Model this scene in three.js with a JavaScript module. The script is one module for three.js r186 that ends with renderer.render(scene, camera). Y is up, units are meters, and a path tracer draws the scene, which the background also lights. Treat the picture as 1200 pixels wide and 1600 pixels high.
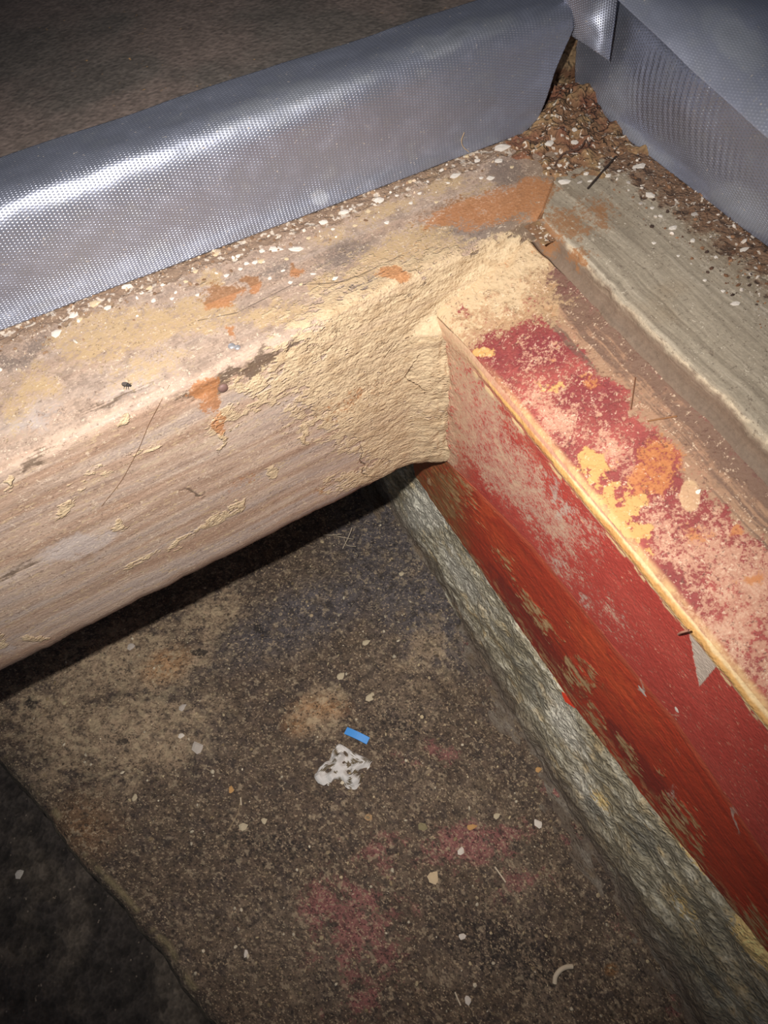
import * as THREE from 'three';
import { mergeGeometries } from 'three/addons/utils/BufferGeometryUtils.js';

// ───────────────────────── camera, light, exposure ─────────────────────────
// metres; floor slab at y = 0; the eye is 0.60 m above it. X runs along the rear board, Z towards the viewer.
const scene = new THREE.Scene();
const EYE = new THREE.Vector3(0, 0.6, 0);
const RIGHT = new THREE.Vector3(0.878, -0.0673, 0.474), UP = new THREE.Vector3(0.435, 0.5255, -0.7311), BACK = new THREE.Vector3(-0.1999, 0.8481, 0.4907);
const FPX = 1200;
const camera = new THREE.PerspectiveCamera(2 * Math.atan(800 / FPX) * 180 / Math.PI, 0.75, 0.01, 20);
camera.position.copy(EYE);
camera.quaternion.setFromRotationMatrix(new THREE.Matrix4().makeBasis(RIGHT, UP, BACK));
camera.updateMatrixWorld();
scene.background = new THREE.Color(0.055, 0.06, 0.072);
const torch = new THREE.SpotLight(0xfffcf8, 0.84, 0, 0.80, 0.75, 2);
torch.position.set(-0.025, 0.600, -0.058);
torch.target.position.set(0.075, 0.25, -0.235);
torch.castShadow = true; torch.shadow.radius = 0.2; torch.shadow.mapSize.set(2048, 2048);
scene.add(torch, torch.target);
const renderer = new THREE.WebGLRenderer({ antialias: true });
renderer.toneMapping = THREE.LinearToneMapping;
renderer.toneMappingExposure = 1.0;
renderer.shadowMap.enabled = true;

// ───────────────────────── helpers ─────────────────────────
function rng(seed) { let a = seed >>> 0; return () => { a = (a + 0x6D2B79F5) >>> 0; let t = a; t = Math.imul(t ^ (t >>> 15), t | 1); t ^= t + Math.imul(t ^ (t >>> 7), t | 61); return ((t ^ (t >>> 14)) >>> 0) / 4294967296; }; }
const TAB = new Float32Array(65536); { const r = rng(77); for (let i = 0; i < 65536; i++) TAB[i] = r(); }
function vn(x, y) {
  const xi = Math.floor(x), yi = Math.floor(y); let fx = x - xi, fy = y - yi;
  fx = fx * fx * (3 - 2 * fx); fy = fy * fy * (3 - 2 * fy);
  const a = (yi & 255) << 8, b = ((yi + 1) & 255) << 8, c = xi & 255, d = (xi + 1) & 255;
  const p = TAB[a | c], q = TAB[a | d], r = TAB[b | c], s = TAB[b | d];
  return p + (q - p) * fx + (r - p) * fy + (p - q - r + s) * fx * fy;
}
// fbm with roughly even spread over 0..1
function fb(x, y, o) { let s = 0, a = 0.5, n = 0; for (let i = 0; i < o; i++) { s += a * vn(x, y); n += a; x = x * 2.03 + 17.3; y = y * 2.03 + 41.7; a *= 0.55; } return (s / n - 0.5) * 1.7 + 0.5; }
const clamp = (x, a = 0, b = 1) => x < a ? a : x > b ? b : x;
const ss = (a, b, x) => { const t = clamp((x - a) / (b - a)); return t * t * (3 - 2 * t); };
const lerp = (a, b, t) => a + (b - a) * t;
const lin = c => { c /= 255; return c <= 0.04045 ? c / 12.92 : Math.pow((c + 0.055) / 1.055, 2.4); };
const C = (r, g, b) => [lin(r), lin(g), lin(b)];
const toS = new Uint8Array(4097); for (let i = 0; i <= 4096; i++) { const l = i / 4096; toS[i] = Math.round(255 * (l <= 0.0031308 ? 12.92 * l : 1.055 * Math.pow(l, 1 / 2.4) - 0.055)); }
const speck = (x, y) => vn(x / .36 + 31, y / .36 + 7) * .6 + vn(x / .8 + 3, y / .8) * .4;
const cap = (d, m) => d < m ? d : m + (d - m) * .12;
const cover = (dens, n, soft) => ss(n - soft, n + soft, dens);
const V = (x, y, z) => new THREE.Vector3(x, y, z);

// pixel of the 1200x1600 frame -> point where its sight line meets an axis-aligned plane of the place
function sight(px, py) { return V(0, 0, 0).addScaledVector(RIGHT, (px - 600) / FPX).addScaledVector(UP, -(py - 800) / FPX).addScaledVector(BACK, -1); }
function onX(px, py, x) { const d = sight(px, py); return d.multiplyScalar((x - EYE.x) / d.x).add(EYE); }
function onY(px, py, y) { const d = sight(px, py); return d.multiplyScalar((y - EYE.y) / d.y).add(EYE); }
function onZ(px, py, z) { const d = sight(px, py); return d.multiplyScalar((z - EYE.z) / d.z).add(EYE); }
function project(p) { const d = p.clone().sub(EYE); const z = -d.dot(BACK); return [600 + FPX * d.dot(RIGHT) / z, 800 - FPX * d.dot(UP) / z]; }
// piecewise linear through [key, value] pairs, extrapolating the end slopes
function pl(pts) { pts.sort((a, b) => a[0] - b[0]); return s => { let i = 0; while (i < pts.length - 2 && s > pts[i + 1][0]) i++; const [a, va] = pts[i], [b, vb] = pts[i + 1]; return va + (vb - va) * (s - a) / (b - a); }; }
const clampEnds = (f, a, b) => s => f(clamp(s, a, b));

// a long surface: knots t0..tn across, rails(s) = [[u, y] ...] section points; axis 'x' (section in z,y) or 'z' (section in x,y)
class Surf {
  constructor(axis, s0, s1, knots, section, round, startAt, endAt) {
    Object.assign(this, { axis, s0, s1, knots, section, round, t1: knots[knots.length - 1], startAt, endAt });
  }
  raw(s, t) { const k = this.knots, q = this.section(s); let i = 0; while (i < k.length - 2 && t > k[i + 1]) i++; const f = clamp((t - k[i]) / (k[i + 1] - k[i])); return [lerp(q[i][0], q[i + 1][0], f), lerp(q[i][1], q[i + 1][1], f)]; }
  P(s, t) {
    let u = 0, y = 0; const r = Math.min(this.round, t + 1e-6, this.t1 - t + 1e-6); const N = 6;
    for (let j = 0; j <= N; j++) { const [a, b] = this.raw(s, t + r * (2 * j / N - 1)); u += a; y += b; } u /= N + 1; y /= N + 1;
    return this.axis === 'x' ? V(s, y, u) : V(u, y, s);
  }
  N(s, t) { const e = 0.0015; const a = this.P(s + e, t).sub(this.P(s - e, t)), b = this.P(s, Math.min(t + e, this.t1)).sub(this.P(s, Math.max(t - e, 0))); const n = a.cross(b).normalize(); return n.multiplyScalar(this.sign()); }
  sign() { if (!this.sg) { this.sg = 1; const s = lerp(this.s0, this.s1, .6), t = this.t1 * .45; if (this.N(s, t).dot(EYE.clone().sub(this.P(s, t))) < 0) this.sg = -1; } return this.sg; }
  // s,t below a pixel: coarse search, then refine
  at(px, py) {
    if (!this.grid) { this.grid = []; for (let i = 0; i <= 60; i++) for (let j = 0; j <= 60; j++) { const [ta, tb] = this.seen || [0, this.t1]; const s = lerp(this.s0, this.s1, i / 60), t = lerp(ta, tb, j / 60); if (this.startAt && s < this.startAt(t) - 0.01) continue; if (this.endAt && s > this.endAt(t) + 0.01) continue; this.grid.push([s, t, ...project(this.P(s, t))]); } }
    let best = null, bd = 1e9; for (const g of this.grid) { const d = (g[2] - px) ** 2 + (g[3] - py) ** 2; if (d < bd) { bd = d; best = g; } }
    let [s, t] = best;
    for (let k = 0; k < 8; k++) {
      const e = 0.0008, a = project(this.P(s, t)), b = project(this.P(s + e, t)), c = project(this.P(s, t + e));
      const m = [(b[0] - a[0]) / e, (c[0] - a[0]) / e, (b[1] - a[1]) / e, (c[1] - a[1]) / e], D = m[0] * m[3] - m[1] * m[2], dx = px - a[0], dy = py - a[1];
      if (Math.abs(D) < 1e-3) break;
      s += clamp((m[3] * dx - m[1] * dy) / D, -0.02, 0.02); t += clamp((-m[2] * dx + m[0] * dy) / D, -0.02, 0.02); t = clamp(t, 0, this.t1);
    }
    return [s, t];
  }
  // ellipse on the surface: centre and half-axes in metres of the surface
  blob(x, y, rx, ry, ang) {
    const c = this.at(x, y), r = ang * Math.PI / 180, a = this.at(x + rx * Math.cos(r), y + rx * Math.sin(r)), b = this.at(x - ry * Math.sin(r), y + ry * Math.cos(r));
    const A = [a[0] - c[0], a[1] - c[1]], B = [b[0] - c[0], b[1] - c[1]]; const D = A[0] * B[1] - A[1] * B[0] || 1e-9;
    const R = Math.hypot(...A) + Math.hypot(...B);
    return { c, R, m: [B[1] / D, -B[0] / D, -A[1] / D, A[0] / D] };
  }
}
// spots: [x, y, rx, ry, angle, weight]; returns the strongest fall-off at (s, t): 1 in the middle, 0 at the rim, negative outside
function field(surf, spots) {
  const L = spots.map(p => ({ ...surf.blob(p[0], p[1], p[2], p[3], p[4] || 0), w: p[5] === undefined ? 1 : p[5] }));
  return (s, t) => { let v = 0; for (const b of L) { const ds = s - b.c[0], dt = t - b.c[1]; if (ds > b.R * 1.5 || ds < -b.R * 1.5 || dt > b.R * 1.5 || dt < -b.R * 1.5) continue; const x = b.m[0] * ds + b.m[1] * dt, y = b.m[2] * ds + b.m[3] * dt, d = b.w * (1.3 - Math.sqrt(x * x + y * y)); if (d > v) v = d; } return v; };
}
// distance in metres from a drawn line on the surface
function lineField(surf, pts) {
  const q = pts.map(p => surf.at(p[0], p[1]));
  return (s, t) => { let v = 1; for (let i = 0; i < q.length - 1; i++) { const ax = q[i][0], ay = q[i][1], bx = q[i + 1][0] - ax, by = q[i + 1][1] - ay, k = clamp(((s - ax) * bx + (t - ay) * by) / (bx * bx + by * by)); const d = Math.hypot(s - ax - bx * k, t - ay - by * k); if (d < v) v = d; } return v; };
}
function dataTex(arr, w, h, srgb) { const t = new THREE.DataTexture(arr, w, h, THREE.RGBAFormat, THREE.UnsignedByteType); t.magFilter = THREE.LinearFilter; t.minFilter = THREE.LinearMipmapLinearFilter; t.generateMipmaps = true; if (srgb) t.colorSpace = THREE.SRGBColorSpace; t.needsUpdate = true; return t; }
function boxBlur(src, w, h, r) {
  const tmp = new Float32Array(w * h), out = new Float32Array(w * h), n = 2 * r + 1;
  for (let y = 0; y < h; y++) { let a = 0; const o = y * w; for (let k = -r; k <= r; k++) a += src[o + clamp(k, 0, w - 1)]; for (let x = 0; x < w; x++) { tmp[o + x] = a / n; a += src[o + Math.min(w - 1, x + r + 1)] - src[o + Math.max(0, x - r)]; } }
  for (let x = 0; x < w; x++) { let a = 0; for (let k = -r; k <= r; k++) a += tmp[clamp(k, 0, h - 1) * w + x]; for (let y = 0; y < h; y++) { out[y * w + x] = a / n; a += tmp[Math.min(h - 1, y + r + 1) * w + x] - tmp[Math.max(0, y - r) * w + x]; } }
  return out;
}
// paint(s, t, o) fills o = {c:[r,g,b] linear, h: metres, id}
function skin(surf, W, H, paint, { gain = 1, bump = 0.0008, blur = 3, rough = 0.85 } = {}) {
  const col = new Uint8Array(W * H * 4), hh = new Float32Array(W * H), id = new Uint8Array(W * H), rg = new Uint8Array(W * H * 4); const o = { c: [0, 0, 0], h: 0, id: 0, r: rough };
  let varied = false;
  for (let j = 0; j < H; j++) for (let i = 0; i < W; i++) {
    const s = lerp(surf.s0, surf.s1, (i + 0.5) / W), t = surf.t1 * (j + 0.5) / H; o.h = 0; o.id = 0; o.r = rough; paint(s, t, o); const k = j * W + i;
    for (let q = 0; q < 3; q++) col[4 * k + q] = toS[(clamp(o.c[q] * gain, 0, 1) * 4096) | 0]; col[4 * k + 3] = 255; hh[k] = o.h; id[k] = o.id;
    if (o.r !== rough) varied = true; rg[4 * k] = rg[4 * k + 1] = rg[4 * k + 2] = clamp(o.r) * 255; rg[4 * k + 3] = 255;
  }
  const low = boxBlur(boxBlur(hh, W, H, blur), W, H, blur), bm = new Uint8Array(W * H * 4);
  for (let k = 0; k < W * H; k++) { const v = clamp(0.5 + (hh[k] - low[k]) / bump) * 255; bm[4 * k] = bm[4 * k + 1] = bm[4 * k + 2] = v; bm[4 * k + 3] = 255; }
  const mat = new THREE.MeshStandardMaterial({ map: dataTex(col, W, H, true), bumpMap: dataTex(bm, W, H), bumpScale: bump, roughness: rough, metalness: 0 });
  if (varied) { mat.roughness = 1; mat.roughnessMap = dataTex(rg, W, H); }
  const pick = (A, s, t) => { const i = clamp(Math.floor((s - surf.s0) / (surf.s1 - surf.s0) * W), 0, W - 1), j = clamp(Math.floor(t / surf.t1 * H), 0, H - 1); return A[j * W + i]; };
  return { mat, height: (s, t) => pick(low, s, t), id: (s, t) => pick(id, s, t) };
}
// displaced grid split by id into several geometries; thick > 0 gives a closed sheet
function sheet(surf, nS, nT, sk, thick = 0, extra, islands = false) {
  const P = [], U = [], ids = [], nv = (nS + 1) * (nT + 1);
  for (let j = 0; j <= nT; j++) for (let i = 0; i <= nS; i++) {
    const t = surf.t1 * j / nT, a = surf.startAt ? surf.startAt(t) : surf.s0, b = surf.endAt ? surf.endAt(t) : surf.s1, s = lerp(a, b, i / nS);
    const p = surf.P(s, t), n = surf.N(s, t); let h = sk ? sk.height(s, t) : 0; if (extra) h += extra(s, t);
    p.addScaledVector(n, h); P.push(p.x, p.y, p.z); U.push((s - surf.s0) / (surf.s1 - surf.s0), t / surf.t1); ids.push(sk ? sk.id(s, t) : 0);
  }
  const flip = surf.sign() < 0, tri = {};
  if (islands) { // each connected patch of cells gets an id of its own, scraps go back to the ground
    const cell = new Uint8Array(nv); for (let j = 0; j < nT; j++) for (let i = 0; i < nS; i++) cell[j * (nS + 1) + i] = ids[j * (nS + 1) + i];
    ids.fill(0); let next = 10;
    for (let v = 0; v < nv; v++) if (cell[v] === 1) {
      const q = [v]; cell[v] = 2; for (let h = 0; h < q.length; h++) for (const d of [1, -1, nS + 1, -nS - 1]) { const w = q[h] + d; if (w >= 0 && w < nv && cell[w] === 1) { cell[w] = 2; q.push(w); } }
      if (q.length > 90) { for (const w of q) ids[w] = next; next++; }
    }
  }
  for (let j = 0; j < nT; j++) for (let i = 0; i < nS; i++) { const a = j * (nS + 1) + i, b = a + 1, c = a + nS + 1, d = c + 1; const k = ids[a]; (tri[k] ||= []).push(...(flip ? [a, c, b, b, c, d] : [a, b, c, b, d, c])); }
  const full = new THREE.BufferGeometry(); full.setAttribute('position', new THREE.Float32BufferAttribute(P, 3)); full.setAttribute('uv', new THREE.Float32BufferAttribute(U, 2));
  const all = []; for (const k in tri) for (const v of tri[k]) all.push(v); full.setIndex(all); full.computeVertexNormals(); const NN = full.attributes.normal.array;
  if (thick) {
    const idx = all.slice(), P2 = P.slice(), U2 = U.concat(U);
    for (let v = 0; v < nv; v++) for (let q = 0; q < 3; q++) P2.push(P[3 * v + q] - NN[3 * v + q] * thick);
    for (let v = 0; v < all.length; v += 3) idx.push(all[v] + nv, all[v + 2] + nv, all[v + 1] + nv);
    const rim = []; for (let i = 0; i <= nS; i++) rim.push(i); for (let j = 1; j <= nT; j++) rim.push(j * (nS + 1) + nS); for (let i = nS - 1; i >= 0; i--) rim.push(nT * (nS + 1) + i); for (let j = nT - 1; j >= 0; j--) rim.push(j * (nS + 1));
    for (let k = 0; k < rim.length - 1; k++) { const a = rim[k], b = rim[k + 1]; idx.push(...(flip ? [a, b, a + nv, b, b + nv, a + nv] : [a, a + nv, b, b, a + nv, b + nv])); }
    const g = new THREE.BufferGeometry(); g.setAttribute('position', new THREE.Float32BufferAttribute(P2, 3)); g.setAttribute('uv', new THREE.Float32BufferAttribute(U2, 2)); g.setIndex(idx); g.computeVertexNormals(); return { 0: g };
  }
  const out = {};
  for (const k in tri) {
    const map = new Int32Array(nv).fill(-1), p = [], n = [], u = [], ix = [];
    for (const v of tri[k]) { if (map[v] < 0) { map[v] = p.length / 3; p.push(P[3 * v], P[3 * v + 1], P[3 * v + 2]); n.push(NN[3 * v], NN[3 * v + 1], NN[3 * v + 2]); u.push(U[2 * v], U[2 * v + 1]); } ix.push(map[v]); }
    const g = new THREE.BufferGeometry(); g.setAttribute('position', new THREE.Float32BufferAttribute(p, 3)); g.setAttribute('normal', new THREE.Float32BufferAttribute(n, 3)); g.setAttribute('uv', new THREE.Float32BufferAttribute(u, 2)); g.setIndex(ix); out[k] = g;
  }
  return out;
}
const taken = {};
function numbered(n) { const k = taken[n] = (taken[n] ?? -1) + 1; return k ? `${n}_${String(k).padStart(3, '0')}` : n; }
function mesh(name, g, m, parent) { const o = new THREE.Mesh(g, m); o.name = parent ? name : numbered(name); o.castShadow = o.receiveShadow = true; (parent || scene).add(o); return o; }
function group(name, pos) { const o = new THREE.Group(); o.name = numbered(name); if (pos) o.position.copy(pos); scene.add(o); return o; }
function tag(o, label, category, grp, kind) { Object.assign(o.userData, { label, category }); if (grp) o.userData.group = grp; if (kind) o.userData.kind = kind; return o; }
function structure(o, label) { o.userData.kind = 'structure'; if (label) o.userData.label = label; return o; }
const mixTo = (o, c, k) => { for (let q = 0; q < 3; q++) o.c[q] += (c[q] - o.c[q]) * k; };
const setC = (o, c) => { o.c[0] = c[0]; o.c[1] = c[1]; o.c[2] = c[2]; };
const mul = (o, k) => { o.c[0] *= k; o.c[1] *= k; o.c[2] *= k; };

// palette
const CREAM = C(198, 172, 136), CREAM2 = C(176, 147, 112), ORANGE = C(150, 102, 62), ORANGE2 = C(178, 118, 72), DUSTPINK = C(184, 156, 138), WHITE = C(232, 218, 200);
const GREYDARK = C(112, 98, 90), BROWNDARK = C(92, 74, 58), RED = C(182, 72, 62), MAROON = C(120, 44, 48), DEEPRED = C(146, 42, 26), YELLOWOR = C(204, 156, 94);

const EY = 0.6, LEDGE = EY - 0.25, TOPY = EY - 0.196;

// ───────────────────────── floor slab, lower floor, kerb ─────────────────────────
const slabEdge = pl([[-60, 1130], [0, 1196], [60, 1262], [120, 1345], [200, 1432], [262, 1512], [325, 1600]].map(([x, y]) => { const p = onY(x, y, 0); return [p.z, p.x]; }));
const floorFoot = pl([[610, 790], [730, 990], [850, 1200], [1090, 1600]].map(([x, y]) => { const p = onY(x, y, 0); return [p.z, p.x]; }));
const edgeWob = s => slabEdge(s) + (fb(s * 45, 3, 3) - 0.5) * 0.0035;
const floorS = new Surf('z', -0.44, 0.2, [0, 0.09, 0.098, 0.5], s => { const e = edgeWob(s); return [[e - 0.008, -0.10], [e - 0.001, -0.008], [e + 0.007, 0], [0.2, 0]]; }, 0.003);
floorS.seen = [.095, .5];
{
  const pink = field(floorS, [[560, 1450, 110, 130, 0, .8], [500, 1420, 50, 60, 0, .9], [740, 1320, 120, 45, -5, .95], [690, 1170, 60, 30, 20, .6], [640, 1190, 50, 25, 0, .55], [745, 1040, 20, 60, -35, .6], [870, 1240, 25, 70, -30, .8], [900, 1310, 25, 60, -30, .7], [600, 1330, 80, 40, 0, .6], [800, 1380, 70, 40, 0, .6], [560, 1560, 80, 60, 0, .7], [960, 1440, 30, 80, -30, .5], [1060, 1570, 30, 60, -30, .6]]);
  const blue = field(floorS, [[650, 880, 170, 110, 50, 1.1], [480, 960, 150, 50, -25, .8], [700, 980, 60, 60, 0, .5]]);
  const tan = field(floorS, [[260, 1050, 90, 45, -20, .75], [200, 1150, 150, 80, -10, .8], [500, 1110, 60, 40, 0, .8], [170, 1040, 120, 50, -25, .8], [330, 960, 70, 40, -30, .7], [80, 1120, 110, 60, 20, .7], [670, 1010, 50, 60, 0, .4]]);
  const yellow = field(floorS, [[260, 1040, 40, 26, -30, .8], [465, 1130, 26, 20, 0, .5], [500, 1105, 46, 20, 0, .6], [955, 1515, 10, 10, 0, 1], [130, 1290, 60, 60, 0, .3]]);
  const dark = field(floorS, [[50, 1100, 10, 14, 0, 1.4], [310, 1019, 15, 6, 0, 1.6], [190, 1160, 14, 8, 0, 1], [405, 985, 10, 26, -40, .8], [790, 1480, 200, 90, 30, .6], [620, 1130, 120, 60, 0, .5], [430, 1320, 200, 60, 10, .5]]);
  const crk = lineField(floorS, [[355, 1300], [372, 1270], [377, 1245]]);
  const sk = skin(floorS, 1792, 1400, (s, t, o) => {
    const x = s * 1000, y = t * 1000;
    const big = fb(x / 45, y / 45, 4), mid = fb(x / 9 + 9, y / 9, 4), fine = fb(x / 1.6, y / 1.6, 3), gr = vn(x * 1.9, y * 1.9), top = ss(0.094, 0.101, t);
    setC(o, C(74, 61, 50)); mixTo(o, C(98, 84, 70), ss(.45, .9, big) * .5); mixTo(o, C(50, 42, 38), ss(.5, .95, mid) * .7);
    mixTo(o, C(66, 62, 64), clamp(blue(s, t) * 1.6) * .75); mixTo(o, C(134, 114, 92), cover(tan(s, t), mid * .8, .3) * .65);
    mixTo(o, C(140, 96, 52), clamp(yellow(s, t) * 1.6) * .4);
    const pk = pink(s, t); mixTo(o, C(118, 72, 70), cover(pk * .78, fine * .3 + mid * .6 + vn(x * 1.3, y * 1.3) * .2, .16) * .72);
    mul(o, .76 + .48 * fine); mul(o, .74 + .52 * fb(x / 4 + 70, y / 4, 3)); mul(o, .8 + .4 * mid);
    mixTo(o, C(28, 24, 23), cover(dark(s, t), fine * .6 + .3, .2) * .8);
    const s1 = fb(x / 1.1 + 60, y / 1.1, 2); mixTo(o, C(150, 130, 104), ss(.86, 1, s1) * .8); mixTo(o, C(30, 25, 22), ss(.2, .05, s1) * .8);
    const s2 = vn(x / .55, y / .55 + 99) * vn(x / 2.2 + 5, y / 2.2); mixTo(o, C(200, 182, 150), ss(.70, .84, s2) * .8);
    const bl = ss(.72, .9, fb(x / 3 + 150, y / 3, 4)); mixTo(o, C(140, 124, 102), bl * .5); mixTo(o, C(40, 34, 31), ss(.26, .12, fb(x / 4 + 250, y / 4, 4)) * .6);
    const gb = ss(.55, .9, fb(x / 5 + 200, y / 5 + 3, 4)) * clamp(tan(s, t) * 1.4 + .1); mixTo(o, C(158, 140, 112), gb * .45);
    const rimM = (1 - ss(.0, .0045, Math.abs(t - .0985))) * ss(.4, .7, fb(x / 14, 4, 3)); mixTo(o, C(120, 106, 78), rimM * .7);
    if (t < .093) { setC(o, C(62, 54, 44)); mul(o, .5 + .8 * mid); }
    mixTo(o, C(150, 130, 100), (1 - ss(.0002, .0006, crk(s, t))) * .4);
    o.h = (mid - .5) * .0016 + (fine - .5) * .0006 + (gr - .5) * .00025 + (big - .5) * .003 * top;
  }, { gain: 1.65, bump: .0012, rough: .9 });
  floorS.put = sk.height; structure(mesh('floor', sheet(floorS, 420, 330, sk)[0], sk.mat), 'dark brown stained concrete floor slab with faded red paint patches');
}
const lowS = new Surf('z', -0.5, 0.25, [0, 0.6], () => [[-0.66, -0.095], [-0.06, -0.095]], 0.001);
{
  const sk = skin(lowS, 768, 640, (s, t, o) => { const x = s * 1000, y = t * 1000, big = fb(x / 40, y / 40, 4), mid = fb(x / 8, y / 8, 4), fine = fb(x / 1.8, y / 1.8, 3); setC(o, C(50, 44, 40)); mixTo(o, C(84, 74, 64), ss(.5, .9, big) * .6); mul(o, .5 + mid); mul(o, .65 + .7 * fine); mixTo(o, C(170, 150, 130), ss(.72, .85, vn(x / .8, y / .8) * vn(x / 3, y / 3 + 7)) * .7); o.h = (mid - .5) * .004 + (fine - .5) * .001; }, { gain: 1.9, bump: .002, rough: .95 });
  lowS.put = sk.height; structure(mesh('floor_lower', sheet(lowS, 200, 160, sk)[0], sk.mat), 'darker lower concrete level past the slab edge');
}
const noseY = pl([[720, 740], [830, 850], [960, 1010], [1060, 1130], [1200, 1340]].map(([x, y]) => { const p = onX(x, y, .147); return [p.z, p.y]; }));
const lowY = pl([[680, 790], [900, 1110], [1000, 1240], [1200, 1490]].map(([x, y]) => { const p = onX(x, y, .152); return [p.z, p.y]; }));
const kerbS = new Surf('z', -0.40, 0.2, [0, 0.02, 0.035, 0.125, 0.15], s => { const y = lowY(s), f = floorFoot(s); return [[.19, y + .006], [.166, y + .002], [.1525, y - .006], [f, .001], [f - .02, -.003]]; }, 0.004);
kerbS.seen = [.03, .125];
{
  const tint = field(kerbS, [[880, 1060, 40, 16, 55, .9], [940, 1250, 30, 12, 55, .8], [1090, 1310, 90, 30, 52, 1.3], [1180, 1470, 60, 25, 52, 1], [820, 960, 30, 14, 55, .7], [1070, 1420, 40, 14, 55, .5]]);
  const dk = field(kerbS, [[820, 1060, 60, 14, 58, 1], [1000, 1310, 40, 18, 55, 1.1], [1080, 1500, 90, 30, 55, .8], [990, 1400, 70, 12, 58, .8], [740, 920, 50, 10, 62, .6], [930, 1270, 30, 10, 60, 1]]);
  const lite = field(kerbS, [[660, 800, 40, 40, 60, .9], [880, 1130, 70, 20, 58, .9], [720, 900, 90, 20, 58, .7], [920, 1240, 60, 20, 58, .7]]);
  const sk = skin(kerbS, 1900, 512, (s, t, o) => {
    const x = s * 1000, y = t * 1000, q = y + x * .12;
    const streak = fb(x / 20, q / 4.2, 4) * .6 + fb(x / 7 + 50, q / 4, 4) * .4, fine = fb(x / 1.6, q / 1.0, 3), big = fb(x / 30, y / 14, 3);
    setC(o, C(128, 120, 101)); mixTo(o, C(180, 174, 156), ss(.45, .9, streak) * .85); mixTo(o, C(164, 140, 98), ss(.6, .95, fb(x / 11 + 40, y / 6, 4)) * .5); mixTo(o, C(62, 57, 48), ss(.5, .1, streak) * .75); mixTo(o, C(98, 88, 66), ss(.4, .9, big) * .4);
    mixTo(o, C(190, 186, 174), cover(lite(s, t), streak * .9, .3) * .5);
    mixTo(o, C(206, 176, 116), cover(tint(s, t), fine * .7 + streak * .3, .12) * .85);
    mixTo(o, C(84, 80, 70), cover(cap(dk(s, t), .5), 1 - streak, .25) * .75);
    mul(o, .6 + .8 * fine);
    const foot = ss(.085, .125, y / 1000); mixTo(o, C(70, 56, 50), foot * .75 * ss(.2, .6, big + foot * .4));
    o.h = (streak - .5) * .0024 + (fine - .5) * .0008 + (big - .5) * .005 + (fb(x / 5, y / 4, 4) - .5) * .0016;
  }, { gain: 1.7, bump: .0016, rough: .92 });
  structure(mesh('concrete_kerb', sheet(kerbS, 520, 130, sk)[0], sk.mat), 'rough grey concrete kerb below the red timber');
}

// ───────────────────────── upper floor with masonry edge under the tape ─────────────────────────
const upBack = new Surf('x', -0.36, 0.72, [0, 0.36, 0.44], () => [[-.70, TOPY], [-.347, TOPY - .002], [-.331, LEDGE - .008]], 0.006, null, t => lerp(.72, .286, clamp(t / .40)));
const upRight = new Surf('z', -0.72, 0.25, [0, 0.42, 0.5], () => [[.72, TOPY], [.298, TOPY - .004], [.287, LEDGE - .008]], 0.006, t => lerp(-.72, -.331, clamp(t / .46)), null);
function masonry(surf, edge) {
  return (s, t, o) => {
    const x = s * 1000, y = t * 1000, big = fb(x / 50, y / 50, 4), mid = fb(x / 7, y / 7, 4), fine = fb(x / 1.5, y / 1.5, 3), side = ss(edge - .006, edge + .004, t);
    setC(o, C(82, 74, 68)); mixTo(o, C(96, 83, 76), ss(.35, .8, big)); mul(o, .72 + .56 * fine); mul(o, .85 + .3 * mid);
    mixTo(o, C(200, 150, 90), ss(.78, .9, vn(x / .7, y / .7) * vn(x / 4, y / 4 + 7)) * .7);
    if (side > 0) { const e = [...C(116, 94, 68)]; mixTo(o, e, side); mixTo(o, C(86, 58, 38), side * ss(.5, .8, mid)); mul(o, lerp(1, .75 + .4 * fine, side)); }
    o.h = (fine - .5) * .0004 + side * ((mid - .5) * .004 + (fine - .5) * .0012);
    const ck = Math.abs(fb(x / 11 + 40, y / 11, 4) - .5); if (side > .5 && ck < .03) { mul(o, .35); o.h -= .003; }
  };
}
{
  const a = skin(upBack, 1536, 700, masonry(upBack, .36), { gain: 1.4, bump: .001, rough: .9 });
  structure(mesh('floor_upper', sheet(upBack, 700, 200, a)[0], a.mat), 'dull brown floor above the taped rear edge');
  const b = skin(upRight, 1400, 700, masonry(upRight, .42), { gain: 1.4, bump: .001, rough: .9 });
  structure(mesh('floor_upper', sheet(upRight, 600, 200, b)[0], b.mat), 'floor edge hidden below the right tape');
}

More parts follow.
